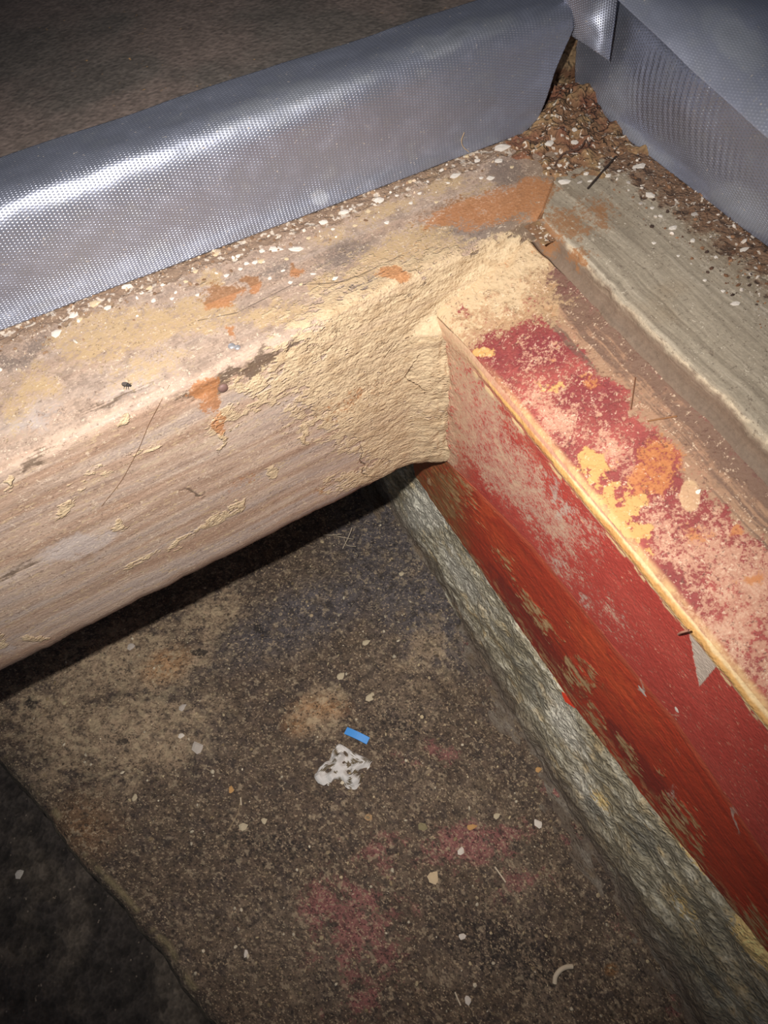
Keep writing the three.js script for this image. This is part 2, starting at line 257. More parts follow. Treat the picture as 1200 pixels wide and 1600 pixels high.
// ───────────────────────── rear wooden board ─────────────────────────
const ridgeZ = s => -.244 - (s + .0686) / .266 * .0114, botY = s => EY - .411 + (s + .148) / .252 * .0077;
const backS = new Surf('x', -0.29, 0.298, [0, .084, .160, .222, .238, .26], s => { const y = botY(s) + (fb(s * 70, 8, 5) - .5) * .0022, z = ridgeZ(s); return [[-.334, LEDGE], [z, LEDGE], [lerp(z, -.25, .5) + .0015, LEDGE - .078], [-.2502, y + .013], [-.256, y], [-.30, y - .002]]; }, 0.0055, null, t => t < .084 ? lerp(.296, .2085, t / .084) : lerp(.2085, .154, ss(.094, .122, t)));
backS.seen = [0, .233];
let backSkin;
{
  const crust = field(backS, [[620, 560, 190, 130, -28, 1.25], [640, 680, 110, 75, 0, 1.35], [780, 420, 75, 50, -35, 1.3], [700, 500, 70, 120, 10, 1.3], [545, 520, 110, 45, -25, 1.0], [480, 570, 130, 55, -28, .8], [410, 600, 70, 45, -30, .75], [350, 655, 45, 22, -30, .75], [200, 655, 22, 14, 0, .9], [105, 790, 42, 13, -27, .9], [190, 820, 14, 18, 0, .9], [370, 792, 12, 9, 0, 1.1], [335, 815, 60, 9, -28, .9], [285, 845, 45, 7, -28, .9], [215, 878, 60, 5, -27, .7], [62, 997, 18, 7, 10, 1.1], [8, 752, 14, 18, 0, 1], [478, 680, 9, 22, 20, .9], [600, 735, 110, 25, -8, 1.1], [432, 735, 12, 16, 0, .8], [240, 705, 60, 8, -25, .6], [345, 690, 12, 24, 0, .8], [8, 1000, 12, 20, 0, .7], [690, 700, 40, 60, 0, 1.2], [140, 745, 70, 9, -25, .5], [520, 800, 50, 9, -28, .6]]);
  const dust = field(backS, [[180, 520, 120, 45, -12, 1.1], [300, 495, 110, 32, -5, 1.05], [330, 437, 32, 16, -10, 1.1], [430, 490, 55, 26, -10, .95], [505, 445, 32, 20, -35, .95], [640, 392, 95, 42, -14, 1.25], [560, 425, 40, 20, -20, .9], [60, 600, 60, 40, 0, .6], [20, 640, 40, 60, 0, .6], [740, 300, 60, 26, -20, .5], [690, 290, 60, 30, -20, .6], [520, 370, 60, 30, -20, .5], [230, 575, 120, 40, -15, .55], [600, 330, 90, 30, -22, .6]]);
  const orange = field(backS, [[345, 463, 34, 22, -25, 1.5], [397, 443, 20, 14, -10, 1.6], [460, 416, 14, 11, -20, 1.4], [612, 430, 34, 14, 5, 1.2], [770, 322, 105, 34, -12, 1.15], [835, 300, 40, 28, 0, 1.3], [690, 340, 50, 25, -10, .8], [325, 620, 18, 28, -20, 1.5], [338, 665, 9, 24, -10, .9], [366, 520, 7, 26, 5, .85], [640, 395, 80, 25, -20, .35], [850, 330, 30, 40, 0, 1.1], [725, 540, 26, 30, 0, .5], [375, 755, 40, 16, -28, .45], [550, 625, 110, 26, -28, .45], [770, 440, 70, 18, -30, .3], [505, 765, 40, 16, -28, .5], [200, 780, 50, 20, -27, .35]]);
  const grey = field(backS, [[715, 347, 55, 22, -25, 1.2], [770, 355, 60, 20, -30, 1.3], [570, 438, 46, 14, -10, .9], [540, 395, 60, 22, -20, .8], [640, 425, 60, 16, -25, .7], [420, 425, 70, 20, -25, .5], [790, 270, 40, 30, 30, .9], [60, 535, 40, 18, -20, .7], [760, 320, 20, 40, 0, .4], [20, 560, 40, 15, -10, .7]]);
  const brown = field(backS, [[410, 563, 26, 14, -30, 1.6], [375, 580, 60, 8, -28, 1.2], [540, 505, 36, 16, -28, 1.35], [605, 480, 50, 14, -28, 1.3], [680, 440, 60, 12, -30, 1.2], [745, 405, 60, 10, -32, 1.1], [810, 362, 36, 12, -30, 1.2], [330, 610, 60, 9, -25, .9], [305, 773, 26, 4, 22, .7], [455, 540, 60, 8, -28, .8], [180, 620, 90, 8, -25, .6], [50, 720, 60, 9, -25, .6], [30, 890, 80, 12, -25, .5], [310, 440, 14, 5, -25, .6], [700, 500, 20, 60, 0, .4]]);
  const lilac = field(backS, [[120, 855, 60, 17, -15, 1.1], [170, 840, 30, 12, -20, .9], [40, 660, 60, 24, -20, .6], [220, 590, 90, 30, -22, .5], [15, 1010, 16, 10, 0, .7]]);
  const pale = field(backS, [[120, 690, 130, 7, -25, 1.1], [220, 620, 90, 9, -25, 1.2], [50, 850, 70, 7, -25, .8], [470, 520, 120, 10, -27, .8], [620, 440, 120, 8, -27, .8], [770, 385, 40, 10, -32, .8], [250, 720, 80, 6, -25, .8], [330, 690, 50, 8, -25, .8], [60, 905, 50, 5, -28, .8]]);
  const tapeDirt = lineField(backS, [[-120, 570], [0, 525], [400, 375], [800, 222], [860, 180]]);
  const crk1 = lineField(backS, [[650, 545], [640, 575], [628, 588], [655, 600], [657, 610]]), crk2 = lineField(backS, [[600, 560], [612, 545], [640, 520]]), crk3 = lineField(backS, [[560, 690], [570, 735], [572, 745]]), crk4 = lineField(backS, [[625, 400], [540, 440], [455, 445], [370, 488], [310, 500]]), crk5 = lineField(backS, [[560, 745], [640, 752], [700, 720], [712, 690]]);
  const cracks = (s, t) => Math.min(crk1(s, t), crk2(s, t) * 1.4, crk3(s, t) * 1.2, crk5(s, t) * 1.5);
  const sk = backSkin = skin(backS, 2048, 1000, (s, t, o) => {
    const x = s * 1000, y = t * 1000, face = ss(.078, .094, t), warp = (fb(x / 70, y / 25, 2) - .5) * 3;
    const g1 = fb(x / 55, (y + warp) / 2.6, 4), g2 = fb(x / 18, (y + warp) / .75, 3), big = fb(x / 60, y / 35, 3), fine = fb(x / 1, y / 1, 3), mid = fb(x / 5, y / 4, 4);
    const sw = s + (vn(x / 9, y / 9) - .5) * .007 + (vn(x / 2.6 + 8, y / 2.6) - .5) * .0035, tw = t + (vn(x / 9 + 60, y / 9) - .5) * .007 + (vn(x / 2.6 + 70, y / 2.6) - .5) * .0035;
    const spk = speck(x, y), sp = spk * .42 + fine * .3 + mid * .28;
    const g0 = fb(x / 130, (y + warp * 1.4) / 7, 3);
    setC(o, C(184, 158, 138)); mixTo(o, C(146, 118, 100), ss(.5, .95, g1) * .45); mixTo(o, C(202, 182, 164), ss(.5, .05, g1) * .4); mixTo(o, C(166, 132, 108), ss(.45, .95, g0) * .7); mixTo(o, C(172, 158, 150), ss(.5, .1, g0) * .5);
    mul(o, .88 + .24 * g2); mul(o, .84 + .32 * spk);
    const st = fb(x / 34 + 20, (y + warp) / 5, 4); mixTo(o, C(134, 104, 84), ss(.55, .95, st) * .45 * ss(.2, .6, sp)); mixTo(o, C(208, 184, 158), cover(.3 * ss(.4, .1, st) + .22, sp * .7 + g2 * .3, .1) * .5);
    const led = 1 - face; if (led > 0) { mixTo(o, C(168, 144, 126), led * .6); mixTo(o, C(128, 108, 94), led * ss(.5, .9, mid) * .45); mul(o, lerp(1, .72 + .56 * (fine * .5 + spk * .5), led)); }
    mixTo(o, CREAM, face * ss(.7, .86, fb(x / 3.4 + 90, y / 1.1, 3) * .75 + spk * .25) * .75);
    mixTo(o, C(190, 178, 172), cover(lilac(sw, tw), sp * .8, .3) * .6);
    mixTo(o, C(204, 180, 152), cover(cap(pale(sw, tw) * .7, .5), g2 * .55 + sp * .45, .14) * lerp(.12, .55, ss(.09, .1, t)));
    mixTo(o, GREYDARK, cover(grey(sw, tw), sp * .9, .25) * .7);
    const dn = dust(sw, tw); mixTo(o, C(188, 158, 116), cover(cap(dn * .95, .6), sp, .17) * .8); mixTo(o, DUSTPINK, led * ss(.55, .9, spk) * .4);
    mixTo(o, BROWNDARK, cover(brown(sw, tw), g2 * .5 + sp * .5, .18) * .8);
    const td = tapeDirt(s, t) * 1000; const dirt = led * cover(clamp(1.1 - td / 13), mid * .5 + sp * .5, .2); mixTo(o, C(128, 102, 80), dirt * .75); mixTo(o, WHITE, dirt * ss(.74, .86, fb(x / 2.4 + 9, y / 2.4, 2)) * .6);
    const mit = led * ss(.05, 0, lerp(.296, .2085, clamp(t / .084)) - s); mixTo(o, C(128, 106, 84), mit * .75 * ss(.1, .5, sp));
    const fk = vn(x / .42 + 5, y / .42 + 90) * vn(x / 1.5 + 44, y / 1.5); mixTo(o, C(92, 70, 58), ss(.52, .7, fk) * .55); const fw = vn(x / .45 + 205, y / .45 + 9) * vn(x / 1.7 + 144, y / 1.7); mixTo(o, C(228, 206, 180), ss(.52, .68, fw) * .6);
    // cracked filler
    const cd = crust(sw, tw); const chip = fb(x / 4.2, y / 1.9, 4), k = cover(cap(cd * .8, .72), chip * .5 + sp * .44, .09);
    const rel = fb(x / 7, y / 4, 4), plate = Math.abs(fb(x / 5 + 3, y / 4 + 8, 4) - .5);
    if (k > 0) { mixTo(o, CREAM, k * .9); mixTo(o, C(214, 190, 154), k * face * .6); mixTo(o, CREAM2, k * ss(.45, .95, rel) * .6); mixTo(o, C(176, 150, 124), k * ss(.5, .95, g1) * .45); mul(o, lerp(1, .84 + .16 * fine + .16 * spk, k)); mixTo(o, C(140, 108, 78), k * ss(.5, .68, fk) * .6); }
    const od = orange(sw, tw); mixTo(o, td < 30 && t < .07 ? ORANGE : ORANGE2, cover(cap(od * .72, .62), sp * .9, .13) * .82); mul(o, lerp(1, .62 + .76 * sp, clamp(od)));
    const cr = cracks(s + (vn(x / 3.5, y / 3.5) - .5) * .0045, t + (vn(x / 3.5 + 50, y / 3.5) - .5) * .0045) + (fine - .4) * .0006; const net = Math.abs(fb(x / 7 + 13, y / 6, 5) - .5) + ss(.75, .4, fb(x / 16 + 70, y / 12, 3)) * .1; const cm = Math.max(1 - ss(.0001, .0006, cr), ss(.012, .004, net) * .8); mixTo(o, C(104, 76, 50), cm * .8 * clamp(cd * 2));
    const c4 = 1 - ss(.0001, .0005, crk4(s, t) + (mid - .5) * .0006); mixTo(o, C(84, 66, 54), c4 * .6);
    o.h = face * (g1 - .5) * -.0001 + (g2 - .5) * -.00004 + (fine - .5) * .00012 + (spk - .5) * .00006 + k * (.0006 + (rel - .5) * .0005 + (chip - .5) * .00055 + (fine - .5) * .0002 - ss(.02, 0, plate) * .0004 * ss(.4, .7, mid)) - cm * clamp(cd * 2) * .0009 - c4 * .0003 + dirt * (mid - .3) * .0018 - clamp(brown(sw, tw)) * .0005;
    o.id = k > .5 && cd > .25 ? 1 : 0;
  }, { gain: 1, bump: .0009, rough: .88 });
  const root = group('wooden_board'); tag(root, 'weathered bare wooden board spanning below the long tape, crusted with cream filler', 'board');
  const fillet = (s, t) => {
    let h = -.001 * ss(-.0025, -.0005, s - lerp(.296, .2085, clamp(t / .084))) * (t < .088 ? 1 : 0);
    if (t > .088) { const c = t < .118 ? lerp(.203, .147, (t - .09) / .028) : .147; h += ss(c - .026, c + .002, s) * lerp(.003, .0085, ss(.105, .125, t)) * (.8 + .5 * fb(s * 120, t * 60, 3)) * ss(.242, .225, t); }
    return h;
  };
  const gs = sheet(backS, 780, 380, sk, 0, fillet, true);
  mesh('board', gs[0], sk.mat, root);
  for (const k in gs) if (+k > 0) mesh(+k === 10 ? 'filler_patch' : `filler_patch_${String(+k - 10).padStart(3, '0')}`, gs[k], sk.mat, root).userData.label = 'cracked cream filler crust';
  backS.put = (s, t) => sk.height(s, t) + fillet(s, t);
}

// ───────────────────────── right-hand timbers ─────────────────────────
const edgeX = s => .206 - (s + .2304) / .1342 * .0024, beadY = s => EY - .2833 - (s + .2195) * .0187;
const RK = [0, .087, .096, .102, .155, .159, .256, .356, .376];
const rightS = new Surf('z', -0.336, 0.2, RK, s => { const e = edgeX(s) + (fb(s * 90, 1, 3) - .5) * .0015; return [[.292, LEDGE], [e, LEDGE], [e - .0018, LEDGE - .009], [e - .007, LEDGE - .0125], [.1475, beadY(s) + .0025], [.146, beadY(s) - .0025], [.147, noseY(s)], [.152, lowY(s)], [.172, lowY(s) + .004]]; }, 0.0022,
  t => t < .087 ? lerp(-.334, -.2545, t / .087) : t < .102 ? lerp(-.2545, -.272, (t - .087) / .015) : t < .245 ? lerp(-.272, -.257, ss(.11, .15, t)) : lerp(-.257, -.30, ss(.245, .262, t)), null);
rightS.seen = [0, .355];
{
  const R = (a) => field(rightS, a);
  const orange = R([[872, 350, 42, 52, 30, 1.3], [930, 330, 50, 40, 20, .8], [905, 400, 34, 26, 0, .8], [840, 300, 30, 22, 0, 1.2]]);
  const dirt = lineField(rightS, [[890, 150], [905, 165], [1010, 245], [1100, 312], [1200, 390], [1320, 480]]);
  const lightEdge = lineField(rightS, [[888, 385], [930, 440], [1000, 505], [1100, 600], [1200, 694], [1320, 810]]);
  const darkStep = R([[900, 470, 120, 26, 55, 1.2], [1010, 560, 120, 26, 45, .9], [1130, 690, 120, 26, 43, .9], [860, 440, 50, 20, 60, 1.0], [960, 520, 60, 24, 45, .8], [1080, 640, 100, 14, 42, 1.0], [900, 520, 60, 40, 40, .5]]);
  const creamTop = R([[790, 460, 70, 60, -40, 1.3], [830, 400, 40, 60, 0, 1.2], [720, 520, 60, 50, 0, 1.1], [850, 480, 60, 46, 20, .8], [900, 600, 60, 40, 40, .3], [700, 600, 24, 90, -10, .9]]);
  const maroon = R([[850, 545, 50, 34, 20, 1.2], [780, 560, 70, 40, 10, .9], [930, 610, 50, 34, 40, .9], [900, 640, 70, 40, 40, .7], [1000, 620, 40, 30, 40, .5], [1080, 720, 60, 26, 45, .6], [950, 660, 30, 26, 30, .9], [740, 530, 30, 40, 30, .9]]);
  const tanBand = R([[960, 560, 110, 30, 45, 1], [1060, 670, 110, 36, 45, 1], [1170, 790, 110, 36, 47, .9], [1100, 730, 70, 40, 45, .8], [880, 500, 60, 26, 45, .9]]);
  const orng2 = R([[1025, 735, 46, 56, 30, 1.35], [925, 745, 40, 44, 45, .6], [1080, 830, 24, 30, 0, .8], [1145, 828, 18, 12, 0, 1], [930, 600, 26, 24, 0, .6], [860, 560, 20, 18, 0, .3], [1062, 620, 8, 10, 0, 1.1], [1105, 610, 10, 9, 0, .8], [840, 600, 40, 18, 40, .4], [850, 370, 40, 40, 0, .7], [790, 425, 40, 20, -30, .3], [1180, 905, 30, 20, 0, .7]]);
  const yell = R([[922, 735, 34, 38, 20, 1.6], [960, 790, 40, 34, 40, 1.4], [990, 830, 36, 22, 45, 1.3], [740, 555, 30, 22, 20, .9], [860, 605, 20, 12, 0, .7], [1000, 790, 26, 18, 0, 1.1]]);
  const pinkR = R([[1150, 900, 130, 80, 45, 1.1], [1080, 860, 90, 50, 45, .8], [870, 650, 90, 30, 48, .9], [960, 700, 80, 30, 48, .6], [1190, 1010, 100, 40, 50, 1], [1140, 980, 50, 60, 40, .9]]);
  const beige = R([[1078, 775, 17, 26, -5, 2.2]]);
  const dustRed = R([[735, 640, 60, 90, -20, 1.25], [790, 730, 90, 44, 52, 1.1], [760, 690, 50, 60, 40, .8], [850, 800, 110, 34, 52, .8], [900, 830, 60, 40, 50, .55], [870, 880, 60, 30, 50, .5], [730, 560, 40, 70, 0, 1.1], [950, 960, 70, 24, 52, .4], [690, 720, 30, 60, 0, 1.2]]);
  const greyRub = R([[868, 768, 10, 22, 10, 1], [880, 800, 24, 30, 20, .7], [850, 760, 30, 40, 30, .4], [830, 800, 30, 16, 50, .5], [875, 885, 14, 10, 0, .8], [1150, 1280, 10, 14, 0, 1], [1005, 1080, 6, 12, -20, 1.4], [910, 935, 20, 14, 40, .6], [970, 960, 12, 26, -20, .5], [1060, 1170, 12, 22, -10, .3], [1060, 1250, 16, 20, 0, .5]]);
  const specks = R([[1060, 1000, 170, 100, 50, 1], [980, 900, 120, 60, 50, 1], [1150, 1170, 120, 60, 50, 1]]);
  const noseDust = R([[700, 775, 44, 40, 20, 1.5], [690, 800, 30, 46, 50, 1.3], [740, 800, 50, 30, 50, .5], [840, 960, 80, 14, 55, .9], [905, 1060, 40, 26, 50, 1.2], [880, 1050, 30, 18, 55, 1], [930, 1120, 30, 14, 55, .9], [990, 1190, 40, 12, 58, 1], [1030, 1200, 26, 10, 50, .7], [1060, 1290, 60, 22, 55, 1.3], [1120, 1380, 60, 16, 55, 1.1], [1195, 1460, 50, 26, 52, 1.4], [800, 900, 60, 12, 55, .5], [790, 880, 60, 14, 52, .7], [870, 950, 40, 12, 60, .4]]);
  const orgBright = R([[760, 800, 20, 26, 20, .9], [780, 850, 60, 16, 52, .5], [915, 1000, 60, 18, 52, .7], [970, 1080, 100, 26, 52, .5]]);
  const darkNose = R([[830, 980, 140, 16, 55, .9], [1000, 1200, 130, 16, 54, .9], [1140, 1400, 110, 16, 54, .8]]);
  const scratch = [[[700, 740], [790, 850], [850, 930]], [[820, 850], [845, 868]], [[980, 1130], [1060, 1118]], [[890, 960], [950, 1060]]].map(a => lineField(rightS, a));
  const triA = [[1076, 984], [1092, 1074], [1130, 1030]].map(p => rightS.at(...p));
  const inTri = (s, t) => { let a = 1; for (let i = 0; i < 3; i++) { const p = triA[i], q = triA[(i + 1) % 3]; const L = Math.hypot(q[0] - p[0], q[1] - p[1]); const d = ((q[0] - p[0]) * (t - p[1]) - (q[1] - p[1]) * (s - p[0])) / L; a = Math.min(a, d * triSign); } return a; };
  const triSign = Math.sign((triA[1][0] - triA[0][0]) * (triA[2][1] - triA[0][1]) - (triA[1][1] - triA[0][1]) * (triA[2][0] - triA[0][0]));
  const sk = skin(rightS, 2048, 1436, (s, t, o) => {
    const x = s * 1000, y = t * 1000, warp = (fb(x / 90, y / 30, 2) - .5) * 2.5;
    const g1 = fb(x / 60, (y + warp) / 2.4 + 50, 4), g2 = fb(x / 20, (y + warp) / .8 + 9, 3), fine = fb(x / 1.3 + 33, y / 1.3, 3), mid = fb(x / 5 + 8, y / 5, 4), big = fb(x / 30, y / 25 + 4, 3), vf = vn(x * 2.2, y * 2.2);
    const ax = t > .256 ? .016 : .007; const sw = s + (vn(x / 9, y / 9) - .5) * ax + (vn(x / 2.6 + 8, y / 2.6) - .5) * .0045, tw = t + (vn(x / (t > .256 ? 22 : 9) + 60, y / 7) - .5) * .008 + (vn(x / 2.6 + 70, y / 2.6) - .5) * .004;
    const spk = speck(x, y), sp = spk * .42 + fine * .32 + mid * .26, sp2 = spk * .5 + fine * .5, near = ss(-.205, -.25, s);
    if (t < .1) { // grey timber
      setC(o, C(160, 146, 126)); mixTo(o, C(118, 104, 88), ss(.5, .95, g1) * .5); mixTo(o, C(182, 168, 148), ss(.45, .1, g1) * .45); mixTo(o, C(140, 118, 92), ss(.4, .8, big) * .35); mul(o, .9 + .2 * g2); mul(o, .82 + .36 * sp2);
      const le = lightEdge(s, t) * 1000 + (g2 - .5) * 3 + (mid - .5) * 3; const lk = (1 - ss(.6, 3.4, le)) * (.35 + .65 * ss(.15, .6, mid)); mixTo(o, C(216, 196, 166), lk * .85); { const fk = vn(x / .42 + 5, y / .42 + 90) * vn(x / 1.5 + 44, y / 1.5); mixTo(o, C(90, 74, 62), ss(.5, .68, fk) * .55); mixTo(o, C(214, 200, 178), ss(.62, .76, vn(x / .45 + 205, y / .45 + 9) * vn(x / 1.7 + 144, y / 1.7)) * .7); }
      mixTo(o, C(128, 106, 84), near * ss(-.26, -.31, s) * .75 * ss(.1, .5, sp));
      const d = dirt(s, t) * 1000, fall = clamp(1.2 - d / lerp(34, 22, clamp((s + .3) / .1))); const dk = cover(fall, mid * .45 + sp * .5, .2); mixTo(o, C(112, 80, 58), dk * .85); mixTo(o, C(140, 100, 70), dk * ss(.6, .9, fine) * .5); mixTo(o, C(60, 46, 38), dk * ss(.3, .1, mid) * .6); mixTo(o, WHITE, ss(.9, .98, fb(x / 1.8 + 70, y / 1.8, 2)) * clamp(1.2 - d / 34) * .7);
      mixTo(o, ORANGE, cover(cap(orange(sw, tw) * .72, .58), sp, .16) * .78);
      if (t > .0865) { mixTo(o, C(112, 90, 74), ss(.0868, .091, t + (mid - .5) * .004) * .85); mul(o, lerp(1, .5 + .8 * (sp * .6 + g1 * .4), .8)); mixTo(o, ORANGE, cover(orange(sw, tw) * .7, sp * .8, .16) * .7); }
      o.h = (g1 - .5) * -.00012 + (g2 - .5) * -.00005 + (spk - .5) * .0001 + dk * ((mid - .3) * .0026 + fine * .0006) - lk * (mid - .3) * .001; o.id = 0;
    } else if (t < .1555) { // sloped top
      setC(o, C(130, 58, 54)); mixTo(o, C(152, 72, 64), ss(.4, .9, big)); mul(o, .8 + .4 * fine);
      mixTo(o, MAROON, cover(cap(maroon(sw, tw) * .8, .6), mid * .4 + sp * .5, .25) * .8);
      mixTo(o, C(200, 152, 124), cover(.36 + cap(pinkR(sw, tw) * .3, .3), sp, .12) * .72); mixTo(o, C(212, 172, 144), cover(.2 + pinkR(sw, tw) * .2, spk * .6 + mid * .4, .12) * .6);
      mixTo(o, C(158, 126, 98), cover(cap(tanBand(sw, tw) * .75, .5) + ss(.132, .104, t) * .5, sp, .16) * .85); mixTo(o, C(100, 76, 64), cover(ss(.126, .104, t + (g1 - .5) * .012) * .66 + cap(darkStep(sw, tw) * .4, .35), g1 * .5 + sp * .5, .2) * .78);
      mixTo(o, C(178, 146, 110), cover(cap(creamTop(sw, tw) * .85, .66) + near * .2, sp, .16) * .85); mixTo(o, C(164, 112, 74), cover(cap(creamTop(sw, tw) * .5, .4), mid * .5 + sp2 * .5, .14) * .5); mixTo(o, CREAM, cover(cap(creamTop(sw, tw) * .6 - ss(-.24, -.215, s) * .25, .6) + ss(-.238, -.25, s) * .7, sp, .13) * .85);
      mixTo(o, C(184, 116, 66), cover(cap(orng2(sw, tw) * .75, .6), sp * .95, .15) * .85); mixTo(o, YELLOWOR, cover(cap(yell(sw, tw) * .7, .62), mid * .4 + sp * .5, .07) * .92); mixTo(o, C(200, 164, 124), cover(beige(s, t) * .6, .35 + sp * .2, .1) * .75);
      const fk = vn(x / .42 + 5, y / .42 + 90) * vn(x / 1.5 + 44, y / 1.5), fw = vn(x / .45 + 205, y / .45 + 9) * vn(x / 1.7 + 144, y / 1.7); mixTo(o, C(84, 52, 44), ss(.5, .68, fk) * .6); mixTo(o, C(224, 196, 166), ss(.52, .68, fw) * .6);
      const ye = cover(cap(yell(sw, tw) * .7, .62), mid * .4 + sp * .5, .07);
      o.h = (fine - .5) * .0003 + (spk - .5) * .00012 + (mid - .5) * .0006 + ye * .00025 + cover(creamTop(sw, tw) * .72, sp, .1) * (mid - .3) * .0008 + ss(-.222, -.255, s) * .005; o.id = 1;
      mixTo(o, C(226, 188, 130), ss(.1515, .1545, t) * ss(-.22, -.18, s) * (.3 + .7 * mid) * .8);
    } else if (t < .1625) { // bead
      const e = Math.abs(t - .1588) * 1000, wd = lerp(.5, 3.2, ss(-.25, -.05, s)) + (mid - .5) * .8; setC(o, C(210, 160, 96)); mixTo(o, C(180, 118, 66), ss(.4, .8, fb(x / 18, y / 3, 3)) * .7 * ss(.02, -.18, s)); mixTo(o, C(232, 202, 154), ss(1.2, 2.4, e + (mid - .5)) * .85); mul(o, .84 + .32 * sp2);
      mixTo(o, RED, ss(.1603, .1625, t) * cover(.5, mid, .06)); mixTo(o, C(196, 160, 124), ss(-.19, -.235, s) * cover(.8, sp, .2));  mixTo(o, CREAM, ss(-.235, -.25, s));
      { const q = ss(wd - .3, wd + .3, e); mixTo(o, t < .1588 ? C(176, 120, 100) : C(176, 92, 78), q * .85); mixTo(o, CREAM, q * cover(.3, sp, .1) * .6); } mixTo(o, C(186, 154, 122), ss(-.19, -.235, s) * (.6 + .4 * ss(.3, .6, sp)));
      o.h = (1 - ss(0, 3.2, e)) * .0006 * ss(-.24, -.2, s) + (fine - .5) * .0003 + (mid - .5) * .0006 + ss(-.222, -.255, s) * .004; o.id = 2;
    } else if (t < .256) { // red face
      setC(o, RED); mixTo(o, C(192, 84, 72), ss(.4, .9, big) * .5); mixTo(o, C(150, 58, 58), ss(.5, 1, mid) * .4 * ss(-.05, -.2, s)); mul(o, .88 + .24 * fine);
      const dr = dustRed(sw, tw); mixTo(o, C(200, 160, 138), cover(cap(dr * .6, .42) + .2, sp, .12) * .78); mixTo(o, C(214, 182, 150), cover(cap(dr * .46, .32) + .08, sp2 * .6 + mid * .4, .1) * .6); mixTo(o, C(188, 156, 126), ss(-.205, -.25, s) * cover(.7, sp, .2) * .8); mixTo(o, C(188, 156, 126), ss(.185, .165, t) * ss(-.14, -.22, s) * cover(.55, sp, .15) * .8);
      mixTo(o, C(196, 176, 160), cover(cap(greyRub(sw, tw) * .7, .55), sp * .9, .14) * .7);
      const dots = vn(x / .6 + 3, y / .6) * vn(x / 2.3, y / 2.3 + 5); mixTo(o, C(226, 164, 132), ss(.6, .72, dots) * .7 * (specks(s, t) > 0 ? 1 : .5));
      for (const f of scratch) mixTo(o, C(214, 168, 140), (1 - ss(.0001, .0006, f(s, t) + (fine - .5) * .0005)) * .5);
      mixTo(o, C(232, 200, 150), ss(.1655, .1628, t + (mid - .5) * .003) * cover(.5, mid, .1) * ss(-.24, -.2, s));
      const tr = inTri(s, t) * 1000 + (fine - .5) * .7; if (tr > -.5) { mixTo(o, C(204, 188, 170), ss(-.2, .3, tr) * .95); }
      o.h = (fine - .5) * .0002 + (mid - .5) * .0002 + cover(dr * .66, sp, .1) * .00015 - (tr > 0 ? .0004 : 0) + ss(-.225, -.255, s) * .003 * mid; o.id = 3; o.r = lerp(.5, .88, cover(dr * .9 + .15, sp, .3));
    } else { // nosing, turned under
      setC(o, C(184, 66, 42)); mixTo(o, C(140, 46, 38), ss(.5, .9, g1) * .4); mixTo(o, C(214, 92, 52), cover(orgBright(sw, tw), mid * .7, .4) * .6); mul(o, .88 + .24 * g2);
      mixTo(o, C(112, 38, 38), cover(darkNose(sw, tw), mid * .6, .3) * .6);
      const nd = noseDust(sw, tw), ag = fb(x / 6 + 4, (y + x * .1) / 2.4, 4); mixTo(o, C(176, 136, 88), cover(cap(nd * .66, .5), ag * .5 + sp * .5, .1) * .85); mixTo(o, C(212, 178, 134), cover(cap(nd * .5, .42), ag * .6 + sp * .4, .08) * .65);
      const low = ss(.33, .356, t); mixTo(o, C(196, 160, 112), low * cover(.45, ag * .6 + sp * .4, .1) * .8);
      mixTo(o, C(150, 104, 60), near * cover(.6, sp, .2) * .8);
      mixTo(o, C(196, 176, 160), cover(greyRub(sw, tw) * .7, sp * .8, .14) * .7);
      mixTo(o, C(206, 110, 80), ss(.263, .257, t) * .5);
      o.h = (g1 - .5) * .0003 + (fine - .5) * .0002 + (mid - .5) * .0005 + cover(nd * .75, ag * .5 + sp * .45, .1) * .0005; o.id = 4; o.r = .6;
    }
  }, { gain: 1, bump: .0008, rough: .82 });
  const gs = sheet(rightS, 560, 420, sk); rightS.put = sk.height;
  const grey = group('grey_timber'); tag(grey, 'bare grey timber ledge beside the right tape, with a pale worn edge', 'board');
  mesh('ledge', gs[0], sk.mat, grey);
  const red = group('red_timber'); tag(red, 'red painted timber with dusty top, orange bead and worn lower nosing', 'board');
  mesh('sloped_top', gs[1], sk.mat, red).userData.label = 'dusty sloping top with orange and maroon paint remains';
  mesh('bead', gs[2], sk.mat, red).userData.label = 'chipped orange and cream edge bead';
  mesh('front_face', gs[3], sk.mat, red).userData.label = 'flat red painted face with a bare grey triangle';
  mesh('nosing', gs[4], sk.mat, red).userData.label = 'deep red nosing turned under';
}

